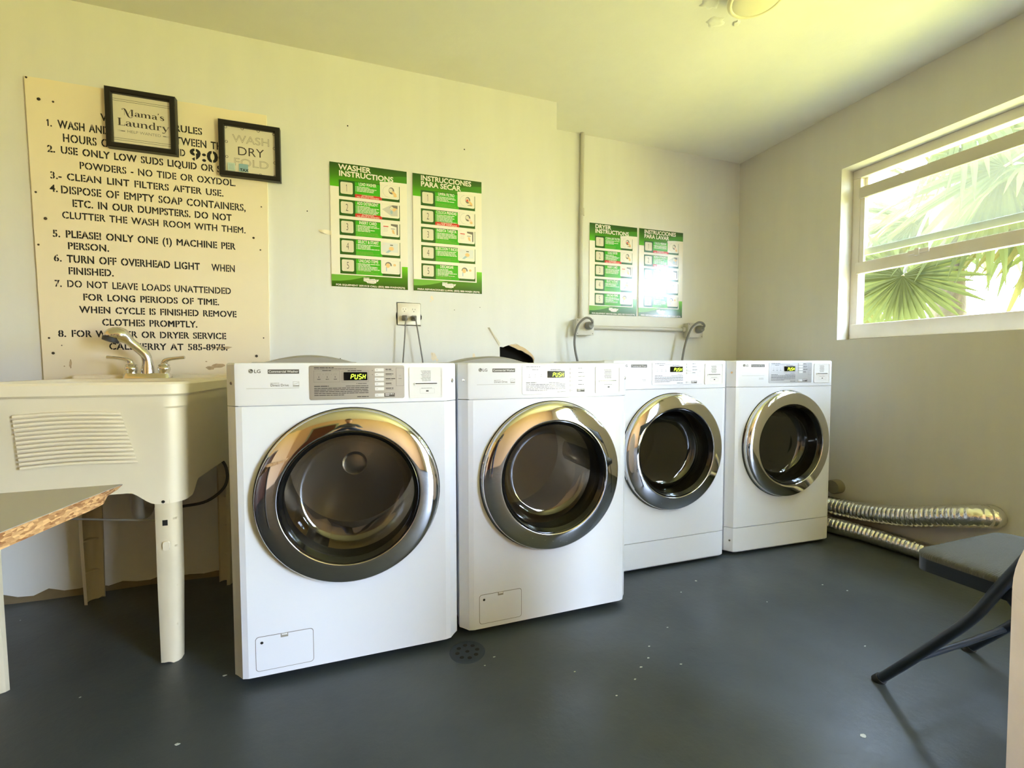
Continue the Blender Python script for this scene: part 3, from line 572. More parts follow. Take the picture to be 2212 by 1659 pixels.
def dense(x0, x1, y0, y1, r, z, n=14):
    P = rrect(x0, x1, y0, y1, r, 8); Q = []
    for i, p in enumerate(P):
        q = P[(i+1) % len(P)]; k = max(1, int(math.hypot(q[0]-p[0], q[1]-p[1])/.012))
        for j in range(k): Q.append((p[0]+(q[0]-p[0])*j/k, p[1]+(q[1]-p[1])*j/k))
    return [(p[0], p[1], z(p[0], p[1]) if callable(z) else z) for p in Q]
mb = MB()
A = (SX0+.010, SX1-.010, SY0+.010, SY1-.006, .05)
B_ = (SX0+.014, SX1-.014, SY0+.014, SY1-.008, .05); C_ = (SX0+.020, SX1-.020, SY0+.022, SY1-.02, .05)
def rs(loop, T, z):   # the same loop pressed into another rounded rectangle
    cx, cy = (SX0+SX1)/2, (SY0+SY1)/2; kx = (T[1]-T[0])/(A[1]-A[0]); ky = (T[3]-T[2])/(A[3]-A[2]); tx, ty = (T[0]+T[1])/2, (T[2]+T[3])/2; ax, ay = (A[0]+A[1])/2, (A[2]+A[3])/2
    return [(tx+(p[0]-ax)*kx, ty+(p[1]-ay)*ky, z(p[0], p[1]) if callable(z) else z) for p in loop]
base = dense(*A, .88)
mb.loft([rs(base, A, .875), rs(base, A, .838), rs(base, B_, .832), rs(base, C_, lambda x, y: zb(x, y)+.006), rs(base, C_, zb), rs(base, (C_[0]+.006, C_[1]-.006, C_[2]+.006, C_[3]-.006, .05), zb), rs(base, (C_[0]+.008, C_[1]-.008, C_[2]+.008, C_[3]-.008, .05), .62)], cap0=False, cap1=False)
mb.loft([rloop(SX0+.040, SX1-.040, SY0+.040, SY1-.16, .05, .90), rloop(SX0+.060, SX1-.060, SY0+.06, SY1-.18, .06, .63), rloop(SX0+.10, SX1-.10, SY0+.1, SY1-.22, .06, .605)], cap0=False)
sobj(mb, 'basin', m_tub, smooth=35)
# ribbed scrubbing panel on the front
mb = MB(); N_ = 13; zt, zl = .826, .664
for k in range(N_):
    t0, t1 = k/N_, (k+1)/N_; P = []
    for t in (t0+.008, t1-.012): P.append((-.948+.012*t, -.700+.040*t, zt+(zl-zt)*t))
    (a0, a1, az), (b0, b1, bz) = P; yf = SY0+.0105; L_ = []
    for j in range(13):
        u = j/12; bow = .006*math.sin(PI*u)
        xa, xb = a0+(a1-a0)*u, b0+(b1-b0)*u; d = .0075*min(1, (12-j)/3+.15)
        L_.append([(xa, yf, az+bow), (xa, yf-d, az+bow-.0012), (xb, yf-d, bz+bow+.0012), (xb, yf, bz+bow)])
    mb.loft(L_)
sobj(mb, 'washboard', m_tub, rim, smooth=30)
# legs: open channels turned towards the middle of the tub
def leg(px, py, front):
    sxn = 1 if px > SO.x else -1; syn = -1 if front else 1; mb = MB(); L_ = []
    for zz, w, off in ((0, .027, .0), (.28, .031, .004), (.56, .0315, .005)):
        O = []; I = []; cx, cy = px+sxn*off, py+syn*off
        for k in range(11):
            a = math.radians(-62+k*21.4); ca, sa = math.cos(a), math.sin(a); q = .9 if 1 else 1
            dx, dy = (ca, sa)
            O.append((cx+sxn*w*max(-1, min(1, dx*1.25-.1)), cy+syn*w*max(-1, min(1, dy*1.25-.1)), zz)); I.append((cx+sxn*(w*max(-1, min(1, dx*1.25-.1))-.004*max(0, dx)), cy+syn*(w*max(-1, min(1, dy*1.25-.1))-.004*max(0, dy)), zz))
        if zz == 0:
            rd = random.Random(int(abs(px*977))); O = [(p[0], p[1], .0005+(.010*rd.random() if i > 6 else 0)) for i, p in enumerate(O)]; I = [(p[0], p[1], O[i][2]) for i, p in enumerate(I)]
        L_.append(O+I[::-1])
    mb.loft(L_); 
    for zz in (.12, .25, .38, .47):
        w = .027+.01*zz; cx, cy = px+sxn*.006*zz/.5, py+syn*.006*zz/.5
        mb.add([(cx+sxn*w*.85, cy-syn*w*.35, zz), (cx+sxn*w*.85, cy+syn*w*.85, zz+.004), (cx-sxn*w*.35, cy+syn*w*.85, zz), (cx+sxn*w*.85, cy-syn*w*.35, zz+.006), (cx+sxn*w*.85, cy+syn*w*.85, zz+.010), (cx-sxn*w*.35, cy+syn*w*.85, zz+.006)], [(0, 1, 2), (3, 4, 5), (0, 2, 5, 3), (0, 1, 4, 3), (1, 2, 5, 4)])
    return sobj(mb, 'leg', m_tubd, smooth=50)
lf = leg(-.605, 1.700, True); leg(-1.036, 1.700, True); leg(-1.052, 2.225, False); leg(-.588, 2.225, False)
mb = MB(); yq = 1.672; mb.disc(.0048, (-.603, 1.6603, .535), 'y', 16); sobj(mb, 'leg_bolt', m_dark, lf, recalc=False)
mb = MB(); rect(mb, -.608, -.594, .457, .475, 1.6630); sobj(mb, 'leg_slot', m_dark, lf, recalc=False)
mb = MB(); mb.loft([[(p[0], 1.668, p[1]) for p in rrect(-.612, -.590, .376, .408, .007)], [(p[0], 1.6585, p[1]) for p in rrect(-.608, -.590, .378, .406, .007)]]); sobj(mb, 'leg_tab', m_tub, lf, smooth=30)
mb = MB(); mb.tube([(-1.04, 1.95, .435), (-.85, 1.83, .45), (-.62, 1.705, .462)], .0035, 8); sobj(mb, 'brace_rod', m_grey, smooth=60)
mb = MB(); mb.tube([(-.815, 2.02, .61), (-.815, 2.02, .50)], .022, 20); mb.tube([(-.815, 2.02, .535), (-.815, 2.02, .495)], .029, 20); mb.tube(bez([(-.815, 2.02, .50), (-.815, 2.02, .43), (-.815, 2.04, .395), (-.815, 2.09, .39), (-.815, 2.12, .42), (-.815, 2.16, .45), (-.815, 2.30, .455)], 5), .020, 18); sobj(mb, 'drain_pipe', mat('pipe_plastic', lin(205, 200, 185), .45, var=.15, vscale=20), smooth=50)
mb = MB(); mb.tube(bez([(-.60, 2.10, .62), (-.55, 2.12, .55), (-.545, 2.10, .47), (-.60, 2.06, .42), (-.70, 2.08, .40)], 6), .006, 8); sobj(mb, 'supply_hose', m_cordd, smooth=60)
# ------------------------------------------------------------------ faucet
FX, FY, FZ = -.8105, 2.195, .9155
fc = empty('faucet', (FX, FY, FZ)); tag(fc, 'chrome two-handle faucet with pull-out spray head on the laundry sink deck', 'faucet')
mb = MB(); mb.loft([[(p[0]-.022, p[1], zz) for p in rrect(-.082+i, .082-i, -.027+i, .027-i, .02-i*.5, 6)] for zz, i in ((0, 0), (.014, .003), (.020, .006), (.022, .012))]); mb.obj('base_plate', m_chrome2, fc, smooth=40)
sp = bez([(-.022, 0, .018), (-.022, 0, .062), (-.0285, -.003, .0955), (-.0465, -.008, .1185), (-.0575, -.012, .1315)], 6)
mb = MB(); rs_ = [.0235-.006*min(1, i/8) for i in range(len(sp))]; mb.tube(sp, rs_, 20); mb.obj('spout', m_chrome2, fc, smooth=60)
mb = MB(); hd = [(-.0555, -.011, .1300), (-.068, -.016, .1435), (-.081, -.021, .158), (-.095, -.026, .170), (-.107, -.031, .1755), (-.119, -.036, .170), (-.124, -.039, .158)]
mb.tube(bez(hd, 4), [.0165, .0168, .017, .017, .0172, .0178, .0185, .020, .022, .0245, .027, .029, .0300, .0305, .0306, .0303, .0300, .0296, .0292, .029, .0287, .0282, .0275, .026, .024], 20); sh = mb.obj('spray_head', m_chrome2, fc, smooth=60)
mb = MB(); mb.tube([(-.1225, -.0385, .160), (-.1265, -.041, .1465)], [.0285, .026], 20); mb.obj('spray_face', m_rubber, sh, smooth=40)
for s in (-1, 1):
    mb = MB(); cx = -.022+s*.0555; mb.lathe([(.0005, .048), (.010, .047), (.012, .040), (.0185, .038), (.0205, .034), (.0185, .030), (.0215, .026), (.0215, .016), (.0185, .008), (.0175, 0), (.0175, -.004)], (cx, 0, .018), 'z', 28)
    pth = bez([(cx, 0, .055), (cx+s*.003, -.001, .068), (cx+s*.014, -.003, .0765), (cx+s*.040, -.006, .0815), (cx+s*.0755, -.009, .086)], 5); mb.tube(pth, [.0105]*5+[.0105-.004*min(1, k/8) for k in range(len(pth)-5)], 12); mb.obj('handle', m_chrome2, fc, smooth=50)

# ------------------------------------------------------------------ rules board
BX, BYF = -1.2454, YL-.0125
board = empty('rules_board', (BX, YL, .88)); tag(board, 'large cream board of stencilled wash room rules on the back wall above the sink', 'sign')
def bobj(mb, name, m, parent=board, **k):
    mb.v = [(v[0], v[1]-YL, v[2]-.88) for v in mb.v]; return mb.obj(name, m, parent, **k)
mb = MB(); rd = random.Random(2)
top = [(.0+.8486*k/30, 2.1126-.0027*k/30-(.004*rd.random() if 13 < k < 26 else .001*rd.random())) for k in range(31)]; right = [(.8486-.013*(k/20)+(.0015*rd.random()), 2.109-(2.109-.88)*k/20) for k in range(1, 21)]; left = [(.018-.018*k/12, .88+(2.11-.88)*k/12) for k in range(1, 12)]
pts = top+right+[(.018, .88)]+left
mb.loft([[(p[0], YL-.0006, p[1]) for p in pts], [(p[0], BYF, p[1]) for p in pts]]); bobj(mb, 'board_panel', m_board)
ROWS = [("WASH ROOM RULES", .2387, .5971, 1.980, .028, 0), ("1.", .0608, .0809, 1.929, .0265, 0), ("WASH AND", .0984, .2661, 1.9275, .030, .012), ("BETWEEN THE", .4600, .6900, 1.926, .0305, 0), ("HOURS OF", .1113, .280, 1.875, .031, 0), ("AND", .4700, .5321, 1.878, .028, 0), ("9:00", .5466, .700, 1.8675, .047, .012),
 ("2.", .0613, .0873, 1.8275, .0255, .02), ("USE ONLY LOW SUDS LIQUID OR S", .1034, .6641, 1.8275, .0275, .008), ("OAP", .667, .735, 1.8275, .0275, .008), ("POWDERS - NO TIDE OR OXYDOL.", .1616, .7199, 1.7742, .0272, 0), ("3.- CLEAN LINT FILTERS AFTER USE.", .0659, .6718, 1.723, .0268, 0), ("4.", .064, .0903, 1.671, .0268, 0), ("DISPOSE OF EMPTY SOAP CONTAINERS,", .0978, .7571, 1.668, .0295, 0),
 ("ETC. IN OUR DUMPSTERS. DO NOT", .1332, .7004, 1.618, .028, .005), ("CLUTTER THE WASH ROOM WITH THEM.", .0986, .7546, 1.568, .0268, 0), ("5.", .066, .0915, 1.4905, .0268, .012), ("PLEASE! ONLY ONE (1) MACHINE PER", .1073, .7115, 1.4915, .0278, .01), ("PERSON.", .1126, .2503, 1.445, .0265, .012), ("6.", .0659, .0932, 1.3927, .026, 0), ("TURN OFF OVERHEAD LIGHT", .1085, .5726, 1.391, .029, .012), ("WHEN", .6168, .709, 1.3905, .0295, 0), ("FINISHED.", .1108, .2628, 1.343, .0272, .012),
 ("7.", .0652, .0896, 1.2898, .026, 0), ("DO NOT LEAVE LOADS UNATTENDED", .1047, .6907, 1.2903, .0272, 0), ("FOR LONG PERIODS OF TIME.", .1551, .6423, 1.2385, .0262, .008), ("WHEN CYCLE IS FINISHED REMOVE", .1424, .7093, 1.1868, .0262, .01), ("CLOTHES PROMPTLY.", .2153, .5566, 1.1362, .0268, .03), ("8.", .0695, .0967, 1.0861, .0258, .012), ("FOR WASHER OR DRYER SERVICE", .1119, .6661, 1.0868, .0264, .008), ("CALL JERRY AT 585-8975.", .2356, .6701, 1.0356, .0268, .004)]
mb = MB()
for s, a, b, z_, cap, bo in ROWS: text(mb, s, a, z_, cap, BYF-.0006, None, b-a, bold=bo+.022, sten=True)
bobj(mb, 'stencil_lettering', m_stencil, recalc=False)
for nx, nz, r in ((.0416, 2.0295, .0062), (.0864, 2.0275, .004), (.0192, 1.6624, .004), (.0458, 1.5607, .006), (.0199, 1.4545, .004), (.8195, 1.6944, .003), (.7848, 1.5506, .005), (.8113, 1.4983, .0035), (.0399, 1.0801, .004), (.0509, 1.0186, .0055), (.8152, 1.0944, .003), (.7842, 1.0105, .006), (.0795, 1.0507, .002), (.006, 2.107, .004)):
    mb = MB(); mb.lathe([(.0004, .0026), (r*.7, .0022), (r, 0)], (nx, BYF, nz), 'y', 14); bobj(mb, 'nail', mat('rusty_nail', lin(70, 62, 52), .6, .6), smooth=50)
mb = MB(); rd = random.Random(5)
for cx, cz, rx, rz in ((.63, .965, .03, .012), (.60, .955, .02, .009), (.105, .975, .005, .02), (.648, 1.047, .05, .008), (.585, .985, .004, .003), (.085, .965, .003, .003)):
    mb.poly([(cx+rx*rd.uniform(.6, 1.1)*math.cos(2*PI*i/14), BYF-.0003, cz+rz*rd.uniform(.6, 1.1)*math.sin(2*PI*i/14)) for i in range(14)])
bobj(mb, 'grime', mat('board_grime', lin(196, 172, 134), .8, var=.4, vscale=70), recalc=False)
# ------------------------------------------------------------------ framed signs
def picframe(name, label, x0, x1, z0, z1, cat='picture'):
    yb = BYF-.001; root = empty(name, ((x0+x1)/2, yb, z0)); tag(root, label, cat, 'black framed laundry signs'); O = root.location; w = x1-x0; h = z1-z0; t = .0215
    mb = MB(); mb.loft([[(p[0], yy, p[1]) for p in ((-w/2+i, i), (w/2-i, i), (w/2-i, h-i), (-w/2+i, h-i))] for i, yy in ((0, 0), (0, -.026), (.0025, -.028), (t-.003, -.028), (t, -.024), (t, -.012))], cap0=False, cap1=False); mb.obj('frame_moulding', m_frame, root)
    mb = MB(); rect(mb, -w/2+.01, w/2-.01, .01, h-.01, -.0125); mb.obj('print_sheet', m_paper, root)
    mb = MB(); rect(mb, -w/2+t-.002, w/2-t+.002, t-.002, h-t+.002, -.0165); mb.obj('glazing', m_picglass, root)
    return root, O
SER = {'L': (.68, [([(.16, 0), (.16, 1)], .2), ([(0, .97), (.34, .97)], .05), ([(0, .025), (.62, .025)], .05), ([(.62, 0), (.63, .28)], [.08, .02])]),
 'a': (.62, [([(.44, .06), (.44, .42), (.40, .55), (.28, .61), (.14, .57), (.1, .47)], [.17, .17, .1, .05, .07, .12]), ([(.42, .36), (.24, .33), (.12, .22), (.12, .1), (.22, .01), (.38, .08)], [.04, .06, .16, .15, .05, .04]), ([(.44, .1), (.5, .02), (.6, .05)], [.16, .08, .03])]),
 'm': (1.12, [([(.14, 0), (.14, .6)], .17), ([(.16, .45), (.3, .58), (.42, .58), (.52, .45), (.53, 0)], [.03, .05, .1, .17, .17]), ([(.55, .45), (.69, .58), (.81, .58), (.91, .45), (.92, 0)], [.03, .05, .1, .17, .17]), ([(.0, .59), (.14, .59)], .04), ([(.0, .02), (.28, .02)], .04), ([(.4, .02), (.67, .02)], .04), ([(.79, .02), (1.06, .02)], .04)]),
 'n': (.74, [([(.14, 0), (.14, .6)], .17), ([(.16, .45), (.3, .58), (.42, .58), (.54, .45), (.55, 0)], [.03, .05, .1, .17, .17]), ([(.0, .59), (.14, .59)], .04), ([(.0, .02), (.28, .02)], .04), ([(.41, .02), (.69, .02)], .04)]),
 'u': (.74, [([(.15, .6), (.15, .2), (.22, .03), (.34, .02), (.5, .16)], [.17, .17, .1, .05, .03]), ([(.55, .6), (.55, 0)], .17), ([(.0, .59), (.15, .59)], .04), ([(.4, .59), (.55, .59)], .04), ([(.55, .02), (.7, .02)], .04)]),
 'd': (.74, [([(.5, .5), (.34, .61), (.2, .55), (.12, .38), (.12, .22), (.2, .05), (.34, -.01), (.5, .1)], [.03, .05, .1, .17, .17, .1, .05, .03]), ([(.54, 0), (.54, 1)], .17), ([(.4, .98), (.54, .98)], .04), ([(.54, .02), (.7, .02)], .04)]),
 'r': (.52, [([(.14, 0), (.14, .6)], .17), ([(.16, .42), (.26, .56), (.38, .58), (.44, .5)], [.03, .06, .1, .14]), ([(.0, .59), (.14, .59)], .04), ([(.0, .02), (.3, .02)], .04)]),
 'y': (.68, [([(.12, .6), (.36, .02)], .18), ([(.6, .6), (.36, .02), (.24, -.24), (.12, -.3), (.04, -.22)], [.04, .05, .06, .07, .13]), ([(.0, .59), (.26, .59)], .04), ([(.5, .59), (.68, .59)], .04)]),
 's': (.52, [([(.42, .44), (.36, .57), (.24, .61), (.11, .55), (.1, .43), (.24, .33), (.38, .22), (.39, .08), (.26, -.01), (.12, .03), (.05, .18)], [.03, .05, .06, .11, .13, .16, .14, .11, .06, .05, .03])]),
 "'": (.22, [([(.1, 1), (.06, .76)], [.14, .03])]),
 'M': (1.22, [([(.22, .0), (.22, .92)], .035), ([(.05, .8), (.0, .93), (.08, 1.02), (.24, .98), (.34, .8), (.52, .2), (.62, -.1), (.78, -.28), (.98, -.2), (.96, -.06)], [.1, .05, .05, .12, .18, .2, .16, .06, .05, .08]), ([(.56, .1), (.92, 1)], .04), ([(1.0, 0), (1.0, 1)], .2), ([(.86, .98), (1.14, .98)], .04), ([(.86, .02), (1.14, .02)], .04)])}
def serif(mb, s, x0, x1, z_, cap, y):
    tot = sum(SER[c][0] for c in s); k = (x1-x0)/tot; x = x0
    for c in s:
        for P, w in SER[c][1]:
            if len(P) > 2:
                Q = [tuple(q) for q in bez([(p[0], p[1], (w[i] if isinstance(w, list) else w)) for i, p in enumerate(P)], 4)]
                ribbon(mb, [(x+q[0]*k, z_+q[1]*cap) for q in Q], [max(.0004, q[2]*(k+cap)/2) for q in Q], y)
            else: ribbon(mb, [(x+p[0]*k, z_+p[1]*cap) for p in P], [q*(k+cap)/2 for q in w] if isinstance(w, list) else w*(k+cap)/2*.9, y)
        x += SER[c][0]*k
f1, O = picframe('framed_sign', "black framed sign reading Mama's Laundry, hung over the top of the rules board", -.9808, -.7376, 1.8696, 2.112)
X = lambda q: q-O.x
Z = lambda q: q-O.z
mb = MB(); y = -.0132
for zz in (2.0725, 2.065, 1.9139, 1.9060): rect(mb, X(-.9585), X(-.7598), Z(zz)-.0006, Z(zz)+.0006, y)
serif(mb, "Mama's", X(-.9285), X(-.7805), Z(2.0098), .0262, y); serif(mb, "Laundry", X(-.9442), X(-.7659), Z(1.9665), .0300, y)
for a, b in ((-.9465, -.9203), (-.7655, -.7890)):
    ribbon(mb, [(X(a), Z(1.9470)), (X(b), Z(1.9445))], [.0004, .0014], y); ribbon(mb, [(X(a), Z(1.9420)), (X(b), Z(1.9445))], [.0004, .0014], y); ribbon(mb, [(X(a)+(b-a)*.55, Z(1.9445)), (X(b), Z(1.9445))], .0026, y)
mb.obj('sign_lettering', mat('sign_ink', lin(48, 40, 40), .7), f1, recalc=False)
mb = MB(); text(mb, 'HELP WANTED', X(-.9136), Z(1.9398), .0112, y, None, .1183, bold=-.012); mb.obj('small_lettering', m_inkl, f1, recalc=False)
f2, O = picframe('framed_sign', 'black framed sign reading wash dry fold, hung off the right edge of the rules board', -.5815, -.3390, 1.8090, 2.0502)
def outline_text(mb, s, x0, z_, cap, y, width, t=.0004, bold=0):
    c = D.curves.new('t', 'FONT'); c.body = s; c.size = 1; c.resolution_u = 4; c.fill_mode = 'NONE'; c.bevel_depth = .011; c.bevel_resolution = 0; c.offset = bold
    o = D.objects.new('t', c); me = D.meshes.new_from_object(o); V = [v.co.copy() for v in me.vertices]; F = [tuple(p.vertices) for p in me.polygons]; D.objects.remove(o); D.curves.remove(c); D.meshes.remove(me)
    mx = max(v.x for v in V); mn = min(v.x for v in V); k = cap/_cap[0][0]; sx_ = width/(mx-mn)
    mb.add([(x0+(v.x-mn)*sx_, y+v.z*.01, z_+v.y*k) for v in V], F)
mb = MB(); glyph('H', 0); outline_text(mb, 'WASH', X(-.5312), Z(1.9640), .0325, y, .1455, bold=-.01); outline_text(mb, 'FOLD', X(-.5260), Z(1.8620), .0325, y, .1360, bold=-.01); mb.obj('outline_lettering', mat('sign_outline', lin(130, 118, 100), .7), f2, recalc=False)
mb = MB(); text(mb, 'DRY', X(-.5144), Z(1.9095), .0365, y, None, .1080, bold=-.004)
for (a, b, dx, dz) in ((-.5560, 2.024, 0, 0), (-.4916, 2.0265, 0, -1), (-.4281, 2.0265, 0, -1), (-.3655, 2.022, 0, 0), (-.5545, 1.9609, 1, 0), (-.5545, 1.8954, 1, 0), (-.3648, 1.9591, -1, 0), (-.3648, 1.8944, -1, 0), (-.4233, 1.833, 0, 1), (-.365, 1.833, 0, 1)):
    mb.lathe([(.0058, .0132), (.0042, .0132)], (X(a), 0, Z(b)), 'y', 14, None)
mb.obj('sign_lettering', MATS['sign_ink'], f2, recalc=False)
st = empty('sticker_pair', (0, 0, 0)); D.objects.remove(st)
for nm, lb, a, b, c, d, cc in (('sticker', 'pale blue sticker at the lower left of the wash dry fold sign', -.5508, -.5223, 1.8352, 1.8692, (196, 214, 206)), ('sticker', 'blue sticker with the word tax on the wash dry fold sign', -.5072, -.4715, 1.8360, 1.8700, (142, 178, 190))):
    rt = empty(nm, (O.x+X((a+b)/2), O.y-.0172, c)); tag(rt, lb, 'sticker', 'stickers on the framed sign'); w = (b-a)/2
    mb = MB(); mb.box(-w, w, -.0004, 0, 0, d-c); mb.obj('sticker_sheet', mat('sticker_%d' % cc[0], lin(*cc), .5), rt); mb = MB(); rd = random.Random(1)
    if cc[0] == 142: text(mb, 'TAX', -w+.004, .0015, .0115, -.0008, m_stencil, .033, bold=.03)
    else:
        for k in range(5): wordbars(mb, -w+.003, w-.003, .026-.005*k, .0018, -.0008, mat('sticker_print', lin(150, 175, 180), .6), rd)
    mb.obj('sticker_lettering', m_stencil, rt, recalc=False)

# ------------------------------------------------------------------ instruction posters
def grad(name, c0, c1, c2):
    m = mat('poster_'+name, lin(*c1), .2, coat=.5, crough=.16); n = m.node_tree; t = n.nodes.new('ShaderNodeTexCoord'); s = n.nodes.new('ShaderNodeSeparateXYZ'); r = n.nodes.new('ShaderNodeValToRGB')
    n.links.new(t.outputs['Generated'], s.inputs[0]); n.links.new(s.outputs['Z'], r.inputs[0]); r.color_ramp.elements[0].color = lin(*c0); r.color_ramp.elements[1].color = lin(*c2); e = r.color_ramp.elements.new(.5); e.color = lin(*c1)
    n.links.new(r.outputs[0], n.nodes['Principled BSDF'].inputs['Base Color']); return m
g_head = grad('header_print', (92, 190, 6), (60, 122, 4), (34, 78, 2)); g_foot = grad('footer_print', (36, 78, 4), (64, 132, 4), (110, 205, 10))
def poster(x0, yw, z1, label, title, steps, foot, warn, slogan):
    PW, PH = .362, .5935; root = empty('instruction_poster', (x0+PW/2, yw, z1-PH)); tag(root, label, 'poster', 'green laundry instruction posters'); rd = random.Random(len(label))
    X = lambda q: q-PW/2
    Z = lambda d: PH-d
    yf = -.0045
    mb = MB(); mb.box(X(0), X(PW), yf, -.0004, 0, PH, p_white); mb.obj('poster_sheet', p_white, root)
    mb = MB(); y = yf-.0003; n = 14; low = [(.04, .0805), (.2302, .0805), (.2303, .0735)]+[(.2303+(PW-.2303)*k/n, .0660-.006*(k/n)**2*1.0-.0035*math.sin(PI*k/n)) for k in range(n+1)]
    mb.poly([(X(0), y, Z(0)), (X(0), y, Z(.1135)), (X(.04), y, Z(.1135))]+[(X(a), y, Z(b)) for a, b in low]+[(X(PW), y, Z(0))]); hb = mb.obj('header_band', g_head, root)
    mb = MB(); y = yf-.0006; mb.poly([(X(.14), y, Z(.0800)), (X(.17), y, Z(.0735)), (X(.205), y, Z(.0620)), (X(.245), y, Z(.0470)), (X(.285), y, Z(.0360)), (X(.325), y, Z(.0295)), (X(PW), y, Z(.0270)), (X(PW), y, Z(.0585)), (X(.30), y, Z(.0600)), (X(.2305), y, Z(.0640)), (X(.2305), y, Z(.0800))]); mb.obj('header_swoosh', p_mgreen, hb)
    mb = MB(); y = yf-.0009
    for s, d in zip(title, (.0312, .0612)): text(mb, s[0], X(.0403), Z(d), .0242, y, None, s[1], bold=.045)
    mb.obj('header_lettering', p_white, hb, recalc=False)
    for i, (hd_, hw) in enumerate(steps):
        d0 = .0798+.0931*i; d1 = d0+.0778; y = yf-.0004
        mb = MB(); rect(mb, X(.040), X(.3258), Z(d1), Z(d0), y, p_dgreen); sp_ = mb.obj('step_panel', p_dgreen, root)
        mb = MB(); y -= .0003; rect(mb, X(.1132), X(.2377), Z(d1), Z(d0+.003), y, p_green); mb.obj('step_field', p_green, sp_)
        mb = MB(); rr(mb, X(.0475), X(.1035), Z(d0+.0655), Z(d0+.0090), .007, y, p_cream); text(mb, str(i+1), X(.0755), Z(d0+.0535), .0335, y-.0003, p_ink, .0135 if i else .007, bold=-.012, align='c'); mb.obj('number_tile', p_cream, sp_, recalc=False)
        mb = MB(); yy = y-.0003; text(mb, hd_, X(.172), Z(d0+.0178), .0145, yy, p_white, hw, bold=.02, align='c'); k = 0
        for q in range(4+(i*2) % 3):
            wordbars(mb, X(.1225), X(.2300), Z(d0+.0268+.0066*q), .0033, yy, p_white, rd, rd.choice((.55, .75, .95, .85))); mb.add([(X(.1165), yy, Z(d0+.0268+.0066*q)), (X(.1190), yy, Z(d0+.0268+.0066*q)), (X(.1190), yy, Z(d0+.0238+.0066*q)), (X(.1165), yy, Z(d0+.0238+.0066*q))], [(0, 1, 2, 3)], p_white)
        for q in range(2 if i in warn else 4):
            if d0+.0600+.0042*q+.002 < d1: wordbars(mb, X(.1165), X(.2290), Z(d0+.0605+.0042*q), .0024, yy, p_lgreen, rd, rd.choice((.7, .95, .9)))
        mb.obj('step_lettering', p_white, sp_, recalc=False)
        if i in warn:
            mb = MB(); rect(mb, X(.1132), X(.2395), Z(d1), Z(d1-.0165), yy-.0002, p_red); text(mb, slogan[0], X(.172), Z(d1-.0095), .0056, yy-.0005, p_pink, .056, bold=.03, align='c'); text(mb, slogan[1], X(.174), Z(d1-.0020), .0058, yy-.0005, p_pink, .105, bold=.03, align='c'); mb.obj('warning_strip', p_red, sp_, recalc=False)
        # picture
        mb = MB(); ax, bx, az, bz = X(.2315), X(.3228), Z(d0+.0660), Z(d0-.0080); yp = yy-.0004; rr(mb, ax, bx, az, bz, .007, yp, p_white); outline(mb, ax+.007, bx-.007, az+.008, bz-.009, .0006, yp-.0003, p_lgrey); cx, cz = (ax+bx)/2, (az+bz)/2; yq = yp-.0003
        kind = hd_.split()[0]
        def blob(x, z_, rx, rz, m, dy=0): mb.poly([(x+rx*math.cos(2*PI*t/20), yq-dy, z_+rz*math.sin(2*PI*t/20)) for t in range(20)], m)
        if kind in ('LOAD', 'COLOCA', 'CLEAN', 'LIMPIA'):
            mb.lathe([(.029, -yq), (.0275, -yq)], (cx-.004, 0, cz-.001), 'y', 30, p_lgrey, PI*.55, PI*1.5); blob(cx+.009, cz+.004, .0135, .017, p_grey); blob(cx+.006, cz+.006, .009, .010, p_cream, .0002); mb.poly([(cx+.008, yq-.0004, cz-.002), (cx+.030, yq-.0004, cz-.026), (cx+.034, yq-.0004, cz-.012), (cx+.018, yq-.0004, cz+.004)], p_skin if kind != 'COLOCA' else p_pink); blob(cx+.027, cz-.020, .008, .006, p_skin, .0005)
            if kind in ('CLEAN', 'LIMPIA'): blob(cx+.006, cz+.002, .005, .006, p_red, .0006); rect(mb, cx+.008, cx+.03, cz-.024, cz-.021, yq-.0007, p_grey)
        elif kind in ('ADD', 'AGREGA'):
            mb.poly([(ax+.008, yq, cz+.002), (cx+.004, yq, cz+.026), (bx-.008, yq, cz+.024), (bx-.008, yq, cz-.026), (cx+.006, yq, cz-.027)], p_lgrey); mb.poly([(cx-.004, yq-.0002, cz+.010), (cx+.012, yq-.0002, cz+.026), (bx-.008, yq-.0002, cz+.026), (bx-.008, yq-.0002, cz+.010)], p_grey); mb.poly([(cx-.002, yq-.0004, cz+.010), (cx+.009, yq-.0004, cz+.021), (cx+.024, yq-.0004, cz+.010), (cx+.014, yq-.0004, cz-.002)], p_cream); mb.poly([(cx+.010, yq-.0006, cz+.004), (cx+.022, yq-.0006, cz+.014), (bx-.008, yq-.0006, cz+.010), (cx+.020, yq-.0006, cz-.005)], p_skin); blob(cx+.008, cz-.009, .006, .009, p_blue, .0008)
        elif kind in ('INSERT', 'INSERTA'):
            mb.poly([(cx+.004, yq, cz+.026), (bx-.008, yq, cz+.026), (bx-.008, yq, cz-.026), (bx-.014, yq, cz-.026), (bx-.014, yq, cz+.012), (cx+.004, yq, cz+.018)], p_grey); rect(mb, ax+.013, cx-.008, cz+.010, cz+.014, yq, p_red)
            for q in range(4): rect(mb, ax+.013, cx-.010-.002*(q % 2), cz+.004-.006*q, cz+.0055-.006*q, yq, p_lgrey)
            rect(mb, cx+.004, cx+.024, cz+.001, cz+.003, yq-.0002, p_ink); mb.poly([(cx+.008, yq-.0004, cz-.004), (cx+.018, yq-.0004, cz-.002), (cx+.024, yq-.0004, cz-.024), (cx+.012, yq-.0004, cz-.020)], p_skin)
        elif kind in ('SELECT', 'SELECCION'):
